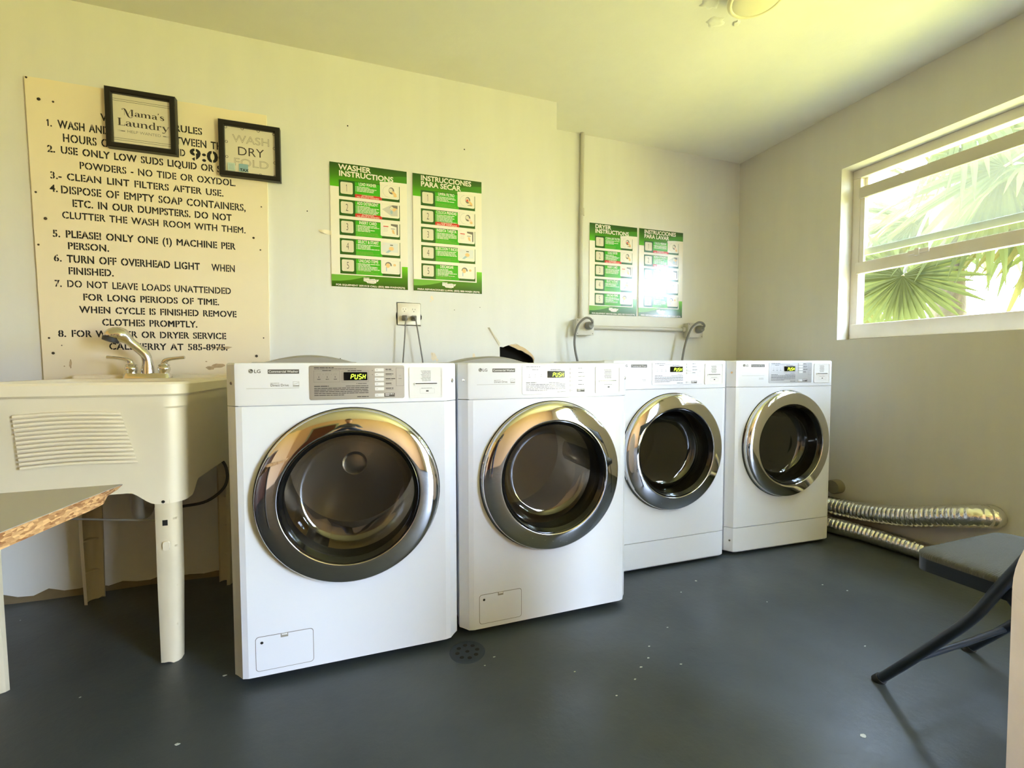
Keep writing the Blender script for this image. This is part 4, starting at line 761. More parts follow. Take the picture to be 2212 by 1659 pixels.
            rect(mb, ax+.008, bx-.008, cz-.022, cz+.024, yq+.0001, mat('poster_pale', lin(226, 228, 226), .2, coat=.5, crough=.16)); rect(mb, cx-.001, cx+.013, cz+.012, cz+.016, yq-.0002, p_ink); rect(mb, ax+.009, ax+.020, cz+.014, cz+.016, yq-.0002, p_pink); blob(cx+.005, cz-.004, .012, .010, p_skin, .0003); mb.poly([(cx-.004, yq-.0002, cz-.008), (cx+.010, yq-.0002, cz-.010), (cx-.010, yq-.0002, cz-.026), (cx-.024, yq-.0002, cz-.026)], p_blue)
        else:
            mb.lathe([(.016, -yq), (.009, -yq)], (cx-.010, 0, cz+.006), 'y', 24, p_grey, -.3, PI*1.05); blob(cx-.013, cz+.004, .010, .012, p_skin, .0002); blob(cx-.006, cz-.016, .012, .010, p_white, .0004); blob(cx+.012, cz-.010, .016, .014, p_white, .0006); blob(cx+.020, cz+.008, .007, .006, p_skin, .0008); rect(mb, cx-.022, cx-.018, cz-.024, cz-.002, yq-.0001, p_blue)
        mb.obj('step_picture', p_white, sp_, recalc=False)
    mb = MB(); y = yf-.0002
    mb.poly([(X(0), y, Z(.5354)), (X(.333), y, Z(.5354)), (X(.333), y, Z(.478)), (X(PW), y, Z(.478)), (X(PW), y, 0), (X(0), y, 0)]); fb = mb.obj('footer_band', g_foot, root)
    mb = MB(); y -= .0003; mb.poly([(X(0), y, Z(.5354)), (X(.165), y, Z(.5354)), (X(.13), y, Z(.548)), (X(.085), y, Z(.559)), (X(.04), y, Z(.5655)), (X(0), y, Z(.5671))]); mb.obj('footer_swoosh', p_lgreen, fb)
    mb = MB(); y = yf-.0009; text(mb, foot[0], X(.019), Z(.5888), .0078, y, p_white, foot[1], bold=.04)
    mb.poly([(X(.1473), y, Z(.548)), (X(.170), y, Z(.5475)), (X(.176), y, Z(.5500)), (X(.200), y, Z(.5478)), (X(.204), y, Z(.5510)), (X(.2205), y, Z(.5500)), (X(.2140), y, Z(.5610)), (X(.208), y, Z(.5610)), (X(.206), y, Z(.5690)), (X(.198), y, Z(.5700)), (X(.196), y, Z(.5720)), (X(.165), y, Z(.5700)), (X(.160), y, Z(.5640)), (X(.1473), y, Z(.5610))], p_white)
    text(mb, 'Laundry', X(.150), Z(.5590), .0085, y-.0003, p_lgrey, .062, bold=.03); text(mb, 'Soup', X(.166), Z(.5685), .0065, y-.0003, p_lgrey, .034, bold=.03); mb.disc(.0015, (X(.2085), y-.0004, Z(.5555)), 'y', 10, p_dgreen); wordbars(mb, X(.1473), X(.175), Z(.5462), .0026, y, p_white, rd, 1)
    mb.obj('footer_lettering', p_white, fb, recalc=False)
    return root
S_W = [('LOAD WASHER', .082), ('ADD DETERGENT', .100), ('INSERT CARD', .083), ('SELECT & START', .098), ('UNLOAD ITEMS', .092)]
S_D = [('CLEAN LINT FILTER', .108), ('LOAD DRYER', .074), ('INSERT CARD', .076), ('SELECT & START', .090), ('UNLOAD ITEMS', .086)]
S_S = [('LIMPIA FILTRO', .086), ('COLOCA PRENDAS', .106), ('INSERTA TARJETA', .104), ('SELECCION Y INICIO', .118), ('DESCARGAR', .070)]
S_L = [('COLOCA PRENDAS', .098), ('AGREGA DETERGENTE', .106), ('INSERTA TARJETA', .098), ('SELECCION Y INICIO', .112), ('DESCARGAR', .066)]
E1 = ('FOR EQUIPMENT SERVICE CALL: (855) 888-WASH(9274)', .3287); E2 = ('PARA REPARACIONES LLAMA: (855) 888-WASH (9274)', .330)
poster(-.1326, YL, 1.9455, 'green washer instructions poster in English, nearest the framed signs', (('WASHER', .1473), ('INSTRUCTIONS', .2558)), S_W, E1, (0, 1), ('ATTENTION', 'NO SPACE IN WASHERS'))
poster(.2585, YL, 1.9452, 'green Spanish poster headed para secar, above the wall outlet', (('INSTRUCCIONES', .2650), ('PARA SECAR', .2080)), S_S, E2, (1,), ('ATENCION', 'SECAR CARGAS'))
poster(1.4152, YR, 1.8930, 'green dryer instructions poster in English, right of the vertical conduit', (('DRYER', .1180), ('INSTRUCTIONS', .2558)), S_D, E1, (1,), ('ATTENTION', 'DO NOT OVERLOAD'))
poster(1.7930, YR, 1.8942, 'green Spanish poster headed para lavar, nearest the window corner, with window glare', (('INSTRUCCIONES', .2600), ('PARA LAVAR', .2020)), S_L, E2, (0, 1), ('ATENCION', 'NO SOBRECARGAR'))
mb = MB(); mb.loft([[(x, YL-.002-.006*abs(math.sin(k)), z_+h) for h in (0, h_)] for k, (x, z_, h_) in enumerate(((-.186, 1.611, .006), (-.172, 1.604, .013), (-.158, 1.600, .019), (-.145, 1.598, .022), (-.128, 1.595, .020)))], close=False, cap0=False, cap1=False)
tp = mb.obj('tape_strip', mat('white_tape', lin(240, 232, 214), .5), smooth=60); tag(tp, 'scrap of white tape sticking out at the left edge of the washer instructions poster', 'tape')
# ------------------------------------------------------------------ wall outlet with two plugs
out = empty('wall_outlet', (.2335, YL, 1.2295)); tag(out, 'cream double wall outlet above the washers, set in a ragged cut-out', 'outlet')
mb = MB(); w, h = .0575, .0555
mb.loft([[(p[0], yy, p[1]) for p in rrect(-w+i, w-i, -h+i, h-i, .004, 3)] for yy, i in ((.006, 0), (-.004, 0), (-.0065, .003))]); mb.obj('cover_plate', mat('outlet_ivory', lin(236, 232, 220), .35), out, smooth=35)
for sx_ in (-.0235, .0235):
    for sz in (.0205, -.0205):
        mb = MB(); P = [(sx_+.0155*math.cos(t)*1, sz+max(-.0125, min(.0125, .0165*math.sin(t)))) for t in [2*PI*k/28 for k in range(28)]]
        mb.loft([[(p[0], -.006, p[1]) for p in P], [(p[0], -.0078, p[1]) for p in P]], MATS['outlet_ivory'])
        for q, hh in ((-.006, .0042), (.006, .0034)): rect(mb, sx_+q-.0008, sx_+q+.0008, sz+.0015-hh+.002, sz+.0015+hh+.002, -.0081, m_dark)
        mb.disc(.0022, (sx_, -.0081, sz-.0075), 'y', 12, m_dark); mb.obj('receptacle', MATS['outlet_ivory'], out, recalc=False)
def cordset(name, label, pts, r, plug, m, cat='cord', grp=None):
    o = empty(name, pts[0]); tag(o, label, cat, grp); P = Vector(pts[0]); mb = MB(); mb.tube([tuple(q-P) for q in bez(pts, 8)], r, 10); mb.obj('cable', m, o, smooth=60); return o, P
for k, (px, pts) in enumerate(((.2100, [(.2112, YL-.052, 1.2075), (.2108, YL-.068, 1.195), (.2075, YL-.075, 1.165), (.2045, YL-.072, 1.107), (.1985, YL-.070, 1.03), (.195, YL-.062, .96), (.20, YL-.05, .80)]), (.2570, [(.2580, YL-.052, 1.2075), (.2600, YL-.066, 1.194), (.2640, YL-.073, 1.165), (.2740, YL-.070, 1.105), (.2860, YL-.066, 1.03), (.2950, YL-.060, .96), (.30, YL-.05, .80)]))):
    o, P = cordset('power_cord', ('grey power cord plugged into the left socket of the wall outlet', 'grey power cord plugged into the right socket of the wall outlet')[k], pts, .0034, None, m_cord, grp='power cords from the wall outlet')
    mb = MB(); c = Vector((px, YL-.0081, 1.209))-P; mb.loft([[(c.x+p[0], c.y+yy, c.z+p[1]) for p in rrect(-a, a, -b-.002, b, .006, 4)] for yy, a, b in ((0, .0135, .013), (-.012, .0135, .013), (-.030, .011, .0105), (-.042, .0075, .0075), (-.050, .005, .006))]); mb.obj('plug', mat('grey_plug', lin(108, 104, 98), .45), o, smooth=40)
# ------------------------------------------------------------------ conduits, dryer outlets, dryer cords
def conduit(name, label, pts, r=.0125):
    o = empty(name, pts[0]); tag(o, label, 'conduit'); P = Vector(pts[0]); mb = MB(); mb.tube([tuple(Vector(q)-P) for q in pts], r, 16); mb.obj('pipe', m_metalbox, o, smooth=60)
    a, b = Vector(pts[0])-P, Vector(pts[-1])-P; d = (b-a).normalized()
    for t in (.42,) if (b-a).length > 1 else ():
        q = a+(b-a)*t; mb = MB(); mb.tube([tuple(q-d*.022), tuple(q+d*.022)], r*1.28, 16); mb.obj('coupling', m_metalbox, o, smooth=60)
    for q in (b-d*.012,): mb = MB(); mb.tube([tuple(q-d*.012), tuple(q+d*.012)], r*1.4, 12); mb.obj('connector', m_metalbox, o, smooth=60)
conduit('conduit', 'painted vertical conduit running from the ceiling down to the first dryer outlet', [(1.3560, YR-.014, ZC), (1.3520, YR-.014, 2.1), (1.3480, YR-.014, 1.7), (1.3500, YR-.016, 1.262)])
conduit('conduit', 'painted horizontal conduit linking the two dryer outlets', [(1.4235, YR-.022, 1.2135), (2.165, YR-.022, 1.2155)])
for k, (bx, bz, pts) in enumerate(((1.360, 1.2115, [(1.3830, YR-.098, 1.2250), (1.3800, YR-.112, 1.2400), (1.3600, YR-.112, 1.2600), (1.3300, YR-.102, 1.2600), (1.2950, YR-.085, 1.2200), (1.2780, YR-.072, 1.1500), (1.2820, YR-.066, 1.0700), (1.3080, YR-.066, .9600), (1.34, YR-.075, .80)]),
                             (2.233, 1.2110, [(2.2600, YR-.098, 1.2250), (2.2570, YR-.112, 1.2400), (2.2350, YR-.112, 1.2590), (2.2050, YR-.102, 1.2580), (2.1700, YR-.085, 1.2200), (2.1450, YR-.072, 1.1500), (2.1250, YR-.066, 1.0700), (2.1080, YR-.066, .9600), (2.10, YR-.075, .80)]))):
    o = empty('dryer_outlet', (bx, YR, bz)); tag(o, ('painted metal dryer outlet box below the vertical conduit', 'painted metal dryer outlet box at the right end of the horizontal conduit')[k], 'outlet', 'dryer outlets')
    mb = MB(); mb.box(-.062, .062, -.050, -.0004, -.050, .050); mb.obj('box_body', m_metalbox, o, bevel=.003)
    mb = MB(); mb.box(-.064, .064, -.0535, -.050, -.052, .052); mb.lathe([(.0295, .0535), (.0295, .0575), (.026, .0575)], (.020, 0, .006), 'y', 28)
    mb.obj('cover_plate', m_metalbox, o, bevel=.001)
    for q in ((-.054, -.042), (.054, -.042), (-.054, .042), (.054, .042)):
        mb = MB(); mb.disc(.0032, (q[0], -.0545, q[1]), 'y', 10, m_badge); mb.obj('screw', m_badge, o, recalc=False)
    oc, P = cordset('thick_cable', ('thick grey dryer cord looping from the outlet under the vertical conduit', 'thick grey dryer cord looping from the right-hand dryer outlet')[k], pts, .0072, None, m_cord, grp='dryer cords')
    mb = MB(); c = Vector((bx+.020, YR-.0575, bz+.006))-P; mb.lathe([(.0005, 0), (.0250, 0), (.0262, .008), (.0262, .020), (.022, .032), (.017, .042), (.0005, .044)], tuple(c), 'y', 28); mb.tube([tuple(c+Vector((.002, -.038, .006))), tuple(c+Vector((.003, -.046, .016)))], [.014, .010], 12); mb.obj('plug', mat('dryer_plug', lin(128, 128, 124), .5), oc, smooth=45)
# ------------------------------------------------------------------ foil ducts along the right-hand wall
def duct(name, label, pts, r, pitch, n=22):
    P = bez(pts, 14); L_ = [0]
    for a, b in zip(P, P[1:]): L_.append(L_[-1]+(b-a).length)
    tot = L_[-1]; N = int(tot/pitch*8); Q = []; j = 0
    for i in range(N+1):
        s = tot*i/N
        while j < len(L_)-2 and L_[j+1] < s: j += 1
        t = (s-L_[j])/max(1e-9, L_[j+1]-L_[j]); Q.append(P[j]+(P[j+1]-P[j])*t)
    rd = random.Random(3); rs_ = [r*(1+.035*math.sin(2*PI*i/6)) for i in range(N+1)]
    O = Vector(pts[0]); mb = MB(); pr = None; loops = []
    for i, p in enumerate(Q):
        t = (Q[min(i+1, N)]-Q[max(i-1, 0)]).normalized(); a = Vector((0, 0, 1)); a = (a-t*a.dot(t)).normalized(); b = t.cross(a)
        ph = i/8
        loops.append([tuple(p-O+(a*math.cos(2*PI*k/n)+b*math.sin(2*PI*k/n))*(r*(.955+.085*abs(math.sin(PI*(ph+k/n)))**.6)+rd.uniform(-.0008, .0008))) for k in range(n)])
    mb.loft(loops, None, True, True); o = mb.obj(name, m_foil, smooth=75, loc=O); tag(o, label, 'duct', 'foil dryer ducts'); return o
duct('foil_duct', 'silver foil duct bending into the right-hand wall, the upper of the two', [(2.525, 2.20, .150), (2.545, 2.00, .146), (2.575, 1.83, .144), (2.598, 1.66, .153), (2.598, 1.45, .193), (2.598, 1.27, .252), (2.606, 1.185, .279), (2.640, 1.145, .286), (2.670, 1.142, .287)], .050, .021)
duct('foil_duct', 'silver foil duct lying on the floor along the right-hand wall, lower of the two', [(2.515, 2.25, .047), (2.515, 2.00, .0465), (2.540, 1.785, .0465), (2.580, 1.62, .0475), (2.600, 1.43, .0475), (2.606, 1.25, .0475), (2.61, 1.08, .0475)], .0445, .019)
mb = MB(); mb.lathe([(.0005, -.05), (.037, -.05), (.041, -.045), (.041, 0)], (RX, 1.815, .247), 'x', 28); v = mb.obj('vent_stub', mat('dull_vent', lin(128, 122, 104), .6), smooth=40); tag(v, 'short round grey vent stub on the right-hand wall above the foil ducts', 'vent')
# ------------------------------------------------------------------ particle board table top at the left
tb = empty('work_table', (-.93, .82, 0)); tag(tb, 'grey-topped particle board table with a broken corner, left beside the sink', 'table'); TO = tb.location
TZ, TT = .700, .0265; e_ = Vector((-.0375, -.288, 0)); f_ = Vector((-1, -.018, 0)); c0 = Vector((-.5106, 1.2023, 0)); c1 = c0+e_*2.55; c2 = c1+f_*.86; c3 = c0+f_*.86
mb = MB(); n = 24; top = [c0+(c1-c0)*(k/n) for k in range(n+1)]+[c1+f_*.86*(k/6) for k in range(1, 7)]+[c3+(c0-c3)*(k/8) for k in range(8)]
def zlow(p):
    d = (p-c0).dot((c1-c0).normalized()); return TT*(.40+.60*min(1, max(0, d/.085))) - (.0035*math.sin(d*90) if d < .08 else 0)
inset = lambda p: p+(Vector((-.010, .0, 0)) if (p-c0).dot((c1-c0).normalized()) < .05 and abs((p-c0).dot(f_)) < .01 else Vector((0, 0, 0)))
up = [(p.x-TO.x, p.y-TO.y, TZ) for p in top]; lo = [(inset(p).x-TO.x, p.y-TO.y, TZ-zlow(p)) for p in top]
mb.loft([lo, up]); mb.obj('table_top', m_osb, tb)
mb = MB(); mb.loft([[(p[0], p[1], TZ+.0002) for p in up], [(p[0], p[1], TZ+.0014) for p in up]]); mb.obj('laminate', m_lam, tb)
for (x, y) in ((-.86, 1.13), (-.90, .56), (-1.33, 1.12), (-1.36, .56)):
    mb = MB(); mb.tube([(x-TO.x, y-TO.y, 0), (x-TO.x, y-TO.y, TZ-TT-.0005)], .016, 14); mb.obj('leg', m_badge, tb, smooth=60)
mb = MB(); mb.box(-1.38-TO.x, -.80-TO.x, .80-TO.y, .86-TO.y, TZ-TT-.03, TZ-TT-.0005); mb.obj('cross_rail', m_osb, tb)
# ------------------------------------------------------------------ folding chair at the right
ch = empty('folding_chair', (1.70, .62, 0)); tag(ch, 'dark folding chair with a woven grey seat, at the right below the window', 'chair'); CO = ch.location
def cobj(mb, name, m, parent=ch, **k):
    mb.v = [(v[0]-CO.x, v[1]-CO.y, v[2]) for v in mb.v]; return mb.obj(name, m, parent, **k)
xa, xb = 1.487, 1.915; zs = .437
mb = MB(); P = rrect(xa, xb, .395, .805, .045, 8)
mb.loft([[(p[0], p[1], zs-.016) for p in P], [(p[0], p[1], zs-.006) for p in P], [((p[0]-1.70)*.975+1.70, (p[1]-.60)*.975+.60, zs) for p in P], [((p[0]-1.70)*.8+1.70, (p[1]-.60)*.8+.60, zs+.004) for p in P]]); cobj(mb, 'seat', m_seat, smooth=50)
mb = MB(); P = rrect(xa+.004, xb-.004, .40, .800, .03, 6); Pi = rrect(xa+.010, xb-.010, .406, .794, .026, 6)
mb.loft([[(p[0], p[1], zs-.052) for p in Pi], [(p[0], p[1], zs-.052) for p in P], [(p[0], p[1], zs-.0162) for p in P], [(p[0], p[1], zs-.0162) for p in Pi]]); cobj(mb, 'seat_pan', m_navy, smooth=30)
for s, x in (('l', xa-.016), ('r', xb+.016)):
    s_ = -1 if s == 'l' else 1
    mb = MB(); mb.tube(bez([(x+s_*-.006, .868, .010), (x, .796, .111), (x, .725, .2165), (x, .661, .316), (x, .606, .432), (x, .545, .56), (x, .49, .68), (x, .45, .80)], 6), .0125, 14); cobj(mb, 'frame_tube', m_navy, smooth=60)
    mb = MB(); mb.tube([(x-s_*.0065, .876, .0), (x-s_*.006, .864, .016)], .0155, 14); cobj(mb, 'foot_cap', m_rubber, smooth=50)
    mb = MB(); mb.tube([(x-s_*.030, .33, .006), (x-s_*.030, .46, .19), (x-s_*.030, .605, .392)], .011, 14); cobj(mb, 'rear_leg', m_navy, smooth=60)
mb = MB(); mb.tube([(xa-.016, .788, .122), (1.70, .780, .128), (xb+.016, .788, .122)], .0085, 12); cobj(mb, 'crossbar', m_navy, smooth=60)
mb = MB(); mb.tube([(xa+.014, .398, .078), (xb-.014, .398, .078)], .0085, 12); cobj(mb, 'crossbar', m_navy, smooth=60)
mb = MB(); L_ = []
for z_ in (.62, .63, .80, .81):
    i = .006 if z_ in (.62, .81) else 0; yb_ = .515-(z_-.62)*.44; L_.append([(xa+(xb-xa)*k/8, yb_-.02*math.sin(PI*k/8)-.012+i, z_) for k in range(9)]+[(xa+(xb-xa)*(8-k)/8, yb_-.02*math.sin(PI*(8-k)/8)+.006-i, z_) for k in range(9)])
mb.loft(L_); cobj(mb, 'backrest', m_navy, smooth=40)
# ------------------------------------------------------------------ tall white bin at the right edge
bn = empty('waste_bin', (1.2330, .334, 0)); tag(bn, 'cream dome-topped bin at the right edge in front of the folding chair', 'bin')
m_bin = milky('bin_plastic', lin(250, 238, 226))
mb = MB(); mb.lathe([(.0005, 0), (.138, 0), (.146, .008), (.150, .53), (.1495, .534)], (0, 0, 0), 'z', 72); mb.obj('bin_body', m_bin, bn, smooth=40)
mb = MB(); mb.lathe([(.1495, .534)]+[(.150*math.cos(t), 0.536+.195*math.sin(t)) for t in [PI/2*k/16 for k in range(16)]]+[(.0005, .731)], (0, 0, 0), 'z', 72); mb.obj('dome_lid', m_bin, bn, smooth=50)
# ------------------------------------------------------------------ ceiling lamp
lp = empty('ceiling_lamp', (1.485, 1.375, ZC)); tag(lp, 'round white disc lamp on the ceiling', 'lamp')
mb = MB(); mb.lathe([(.0005, 0), (.085, 0), (.086, -.004), (.085, -.030), (.080, -.036)], (0, 0, 0), 'z', 48); mb.obj('lamp_base', mat('lamp_base', lin(200, 192, 160), .5), lp, smooth=40)
mb = MB(); mb.lathe([(.080, -.034), (.103, -.036), (.107, -.041), (.106, -.048), (.098, -.053), (.091, -.0535), (.0885, -.051)], (0, 0, 0), 'z', 64); mb.obj('lamp_ring', m_lamp, lp, smooth=50)
mb = MB(); mb.lathe([(.0885, -.051), (.086, -.053), (.05, -.056), (.0005, -.057)], (0, 0, 0), 'z', 48); mb.obj('lamp_diffuser', m_lamp, lp, smooth=60)
mb = MB(); rd = random.Random(8)
for cx, cy, r in ((1.375, 1.50, .045), (1.36, 1.43, .05), (1.47, 1.575, .04), (1.56, 1.55, .02)):
    k = 16; loop = lambda s, z_: [(cx+r*s*q*math.cos(2*PI*i/k), cy+r*s*q*.8*math.sin(2*PI*i/k), z_) for i, q in enumerate(qs)]; qs = [rd.uniform(.7, 1.15) for _ in range(k)]
    mb.loft([loop(1, ZC), loop(.8, ZC-.004), loop(.5, ZC-.0045)], cap0=False)
struct(mb.obj('ceiling_plaster_patch', m_ceil, smooth=50))
# ------------------------------------------------------------------ floor drain and loose chips
dr = empty('floor_drain', (.322, 1.415, 0)); tag(dr, 'small round dark floor drain at the foot of the first washer', 'drain')
mb = MB(); mb.lathe([(.0005, .0012), (.05, .0012), (.056, .002), (.060, 0)], (0, 0, 0), 'z', 36); mb.obj('drain_grate', mat('drain_metal', lin(48, 56, 66), .5, .3), dr, smooth=40)
mb = MB()
for k in range(8): a = 2*PI*k/8; mb.disc(.0075, (.034*math.cos(a), .034*math.sin(a), .0016), 'z', 12)
mb.disc(.007, (0, 0, .0016), 'z', 12); mb.obj('drain_hole', m_dark, dr, recalc=False)
rd = random.Random(12)
CH = [(-.73, 1.16, .016), (-1.03, 1.45, .013), (-.42, 1.55, .007), (-.46, 1.30, .008), (1.22, .75, .013), (1.40, 1.56, .009), (1.27, 1.50, .006), (.96, 1.13, .005), (.83, 1.16, .006), (.88, 1.19, .0055), (.78, 1.12, .005), (.69, 1.08, .005), (.92, 1.24, .005), (1.95, 1.28, .006), (1.90, 1.35, .005), (1.62, 1.0, .005), (.62, 1.21, .004), (1.05, 1.31, .005), (.40, 1.36, .005), (.36, 1.33, .004)]
for x, y, r in CH:
    o = empty('paint_chip', (x, y, 0)); tag(o, 'tiny pale paint chip lying on the dark floor', 'chip', 'paint chips on the floor')
    q = [(r*rd.uniform(.5, 1)*math.cos(2*PI*k/7), r*.55*rd.uniform(.5, 1)*math.sin(2*PI*k/7)) for k in range(7)]; mb = MB(); mb.loft([[(p[0], p[1], z_) for p in q] for z_ in (.0002, .0012)]); mb.obj('chip_flake', mat('chip_paint', lin(196, 200, 192), .6), o)
# ------------------------------------------------------------------ palms and shrubs outside the window
def fan(hub, face, R_, n, crown, droop=.25, m=None, seed=0, spread=300):
    """one fan-palm frond: leaflets around a hub, on a stalk back to the crown"""
    rd = random.Random(seed); mb = MB(); hub = Vector(hub); fz = Vector(face).normalized(); ax = (Vector(crown)-hub); ax = (ax-fz*ax.dot(fz)).normalized(); bx = fz.cross(ax)
    for k in range(n):
        a = math.radians(180-spread/2+spread*(k+.5)/n)+rd.uniform(-.03, .03); d = (ax*math.cos(a)+bx*math.sin(a)).normalized(); s = fz.cross(d); L_ = R_*rd.uniform(.82, 1.08)*(1-.25*abs(k/n-.5)*1.2); w = R_*.042*rd.uniform(.8, 1.2); dr_ = droop*rd.uniform(.5, 1.5); tw = rd.uniform(-.3, .3); P = []
        for t, ww in ((.0, .35), (.25, .75), (.5, 1), (.75, .75), (1, .04)):
            c = hub+d*L_*t+Vector((0, 0, -1))*dr_*L_*t*t*.8-fz*.06*R_*math.sin(PI*t); q = (s*math.cos(tw)+fz*math.sin(tw))*w*ww; P.append((c-q, c+fz*w*ww*.45, c+q))
        o = len(mb.v); mb.v += [tuple(p) for tr in P for p in tr]; mi = mb.mi(m)
        for j in range(4):
            for u in (0, 1): mb.f.append((o+j*3+u, o+j*3+u+1, o+j*3+u+4, o+j*3+u+3)); mb.m.append(mi)
    mid = (hub+Vector(crown))/2+Vector((0, 0, .12)); mb.tube(bez([crown, tuple(mid), tuple(hub)], 6), .011, 6, m_stalk)
    return mb
def palm(label, base, h, fans, seed):
    o = empty('palm_tree', base); tag(o, label, 'palm', 'palms outside the window'); B = Vector(base); rd = random.Random(seed)
    mb = MB(); P = [(0, 0, 0)]+[(rd.uniform(-.03, .03), rd.uniform(-.03, .03), h*t) for t in (.25, .5, .75, 1)]; mb.tube(bez(P, 6), [.13-.03*k/24 for k in range(25)], 14); mb.obj('trunk', m_trunk, o, smooth=60)
    for k, (hub, face, R_, n, dp, mm) in enumerate(fans):
        g_ = Vector(hub)-Vector((1.98, 2.58, 1.58)); gd = Vector((.60, -.78, .19)).normalized()
        if (g_-gd*g_.dot(gd)).length < .62+.1*R_: continue      # the gap of open sky that glares on the poster by the window
        f = fan(hub, face, R_, n, tuple(B+Vector((0, 0, h))), dp, mm, seed*50+k); f.v = [tuple(Vector(v)-B) for v in f.v]; f.obj('frond', None, o, recalc=False)
c = Vector((0, 0, .9651))
def facing(h, j, rd): return (c-Vector(h)).normalized()+Vector((rd.uniform(-j, j), rd.uniform(-j, j), rd.uniform(-j, j)))
rd = random.Random(21); A = [((3.60, 2.06, 1.585), (-.9, -.45, -.15), .46, 40, .12, m_palm)]
for k in range(13):
    a = 2*PI*k/13+.2; r = rd.uniform(.7, 1.05); h = (4.45+r*math.cos(a)*.85, 2.25+r*math.sin(a), 2.45+rd.uniform(-.75, .5)); A.append((h, facing(h, .9, rd), rd.uniform(.55, .85), 34, rd.uniform(.3, .7), m_palm if k % 3 else m_palm2))
palm('tall fan palm outside the window whose low frond shows in the lower pane', (4.45, 2.25, 0), 2.35, A, 1)
B_ = []
for k in range(14):
    a = 2*PI*k/14; r = rd.uniform(.6, 1.0); h = (4.35+r*math.cos(a)*.8, .95+r*math.sin(a), 2.5+rd.uniform(-.65, .55)); B_.append((h, facing(h, .9, rd), rd.uniform(.6, .9), 34, rd.uniform(.3, .7), m_palm if k % 2 else m_palm2))
palm('fan palm outside the window with drooping fronds across the upper panes', (4.35, .95, 0), 2.5, B_, 2)
def shrub(label, base, h, r, n, seed):
    o = empty('garden_bush', base); tag(o, label, 'shrub', 'shrubs outside the window'); rd = random.Random(seed); mb = MB(); tips = []
    for k in range(16):
        a = rd.uniform(0, 2*PI); q = rd.uniform(.2, 1)*r; z_ = h*rd.uniform(.5, 1); P = bez([(0, 0, 0), (q*.3*math.cos(a), q*.3*math.sin(a), z_*.5), (q*math.cos(a), q*math.sin(a), z_)], 4); mb.tube(P, [.012-.0008*i for i in range(len(P))], 5); tips += P[3:]
    mb.obj('stem', m_stalk, o); mb = MB()
    for k in range(n):
        p = rd.choice(tips)+Vector((rd.gauss(0, .12), rd.gauss(0, .12), rd.gauss(0, .10))); p.z = max(.05, p.z); d = Vector((rd.gauss(0, 1), rd.gauss(0, 1), rd.gauss(0, .7))).normalized(); s = d.orthogonal().normalized(); L_ = rd.uniform(.05, .10); w = L_*.22
        mb.add([tuple(p), tuple(p+d*L_*.5+s*w), tuple(p+d*L_), tuple(p+d*L_*.5-s*w)], [(0, 1, 2, 3)])
    mb.obj('foliage', m_bush, o, recalc=False)
shrub('yellow-green shrub outside, low behind the first palm frond', (5.6, 3.1, 0), 2.1, .55, 700, 31)
shrub('yellow-green shrub outside, seen through the right end of the lower pane', (5.7, 1.9, 0), 2.0, .6, 800, 32)
shrub('yellow-green shrub outside beyond the second palm', (5.5, .6, 0), 2.2, .6, 700, 33)

mb = MB(); mb.box(RX+.2, 4.1, -.7, 8, -.35, -.2); struct(mb.obj('ground_outside', mat('bounce_grass', (.46, .44, .09, 1), .95, var=.3, vscale=3)))  # unseen strip of ground, cut short and coloured to shape light entering the window

C_ = []; rd = random.Random(77)  # extra palm out of view, added to keep sky light off the corner
for k in range(14):
    a = 2*PI*k/14; r = rd.uniform(.5, 1.0); h = (3.45+r*.7*math.cos(a), -.55+r*.8*math.sin(a), 2.75+rd.uniform(-.75, .3)); C_.append((h, facing(h, 1.2, rd), rd.uniform(.6, .9), 34, rd.uniform(.2, .5), m_palm))
palm('unseen fan palm added beside the board fence to shade the room corner', (3.45, -.55, 0), 2.75, C_, 3)
mb = MB(); rd = random.Random(6)
for k in range(19):
    x = RX+.22+k*.15; mb.box(x, x+.146, -1.05, -1.03+.004*rd.random(), -.2, 1.78+.01*rd.random())
struct(mb.obj('wall_outside', mat('fence_board', lin(150, 118, 78), .8, var=.25, vscale=8)))  # boards mirrored in a washer door; place and height set to block side light
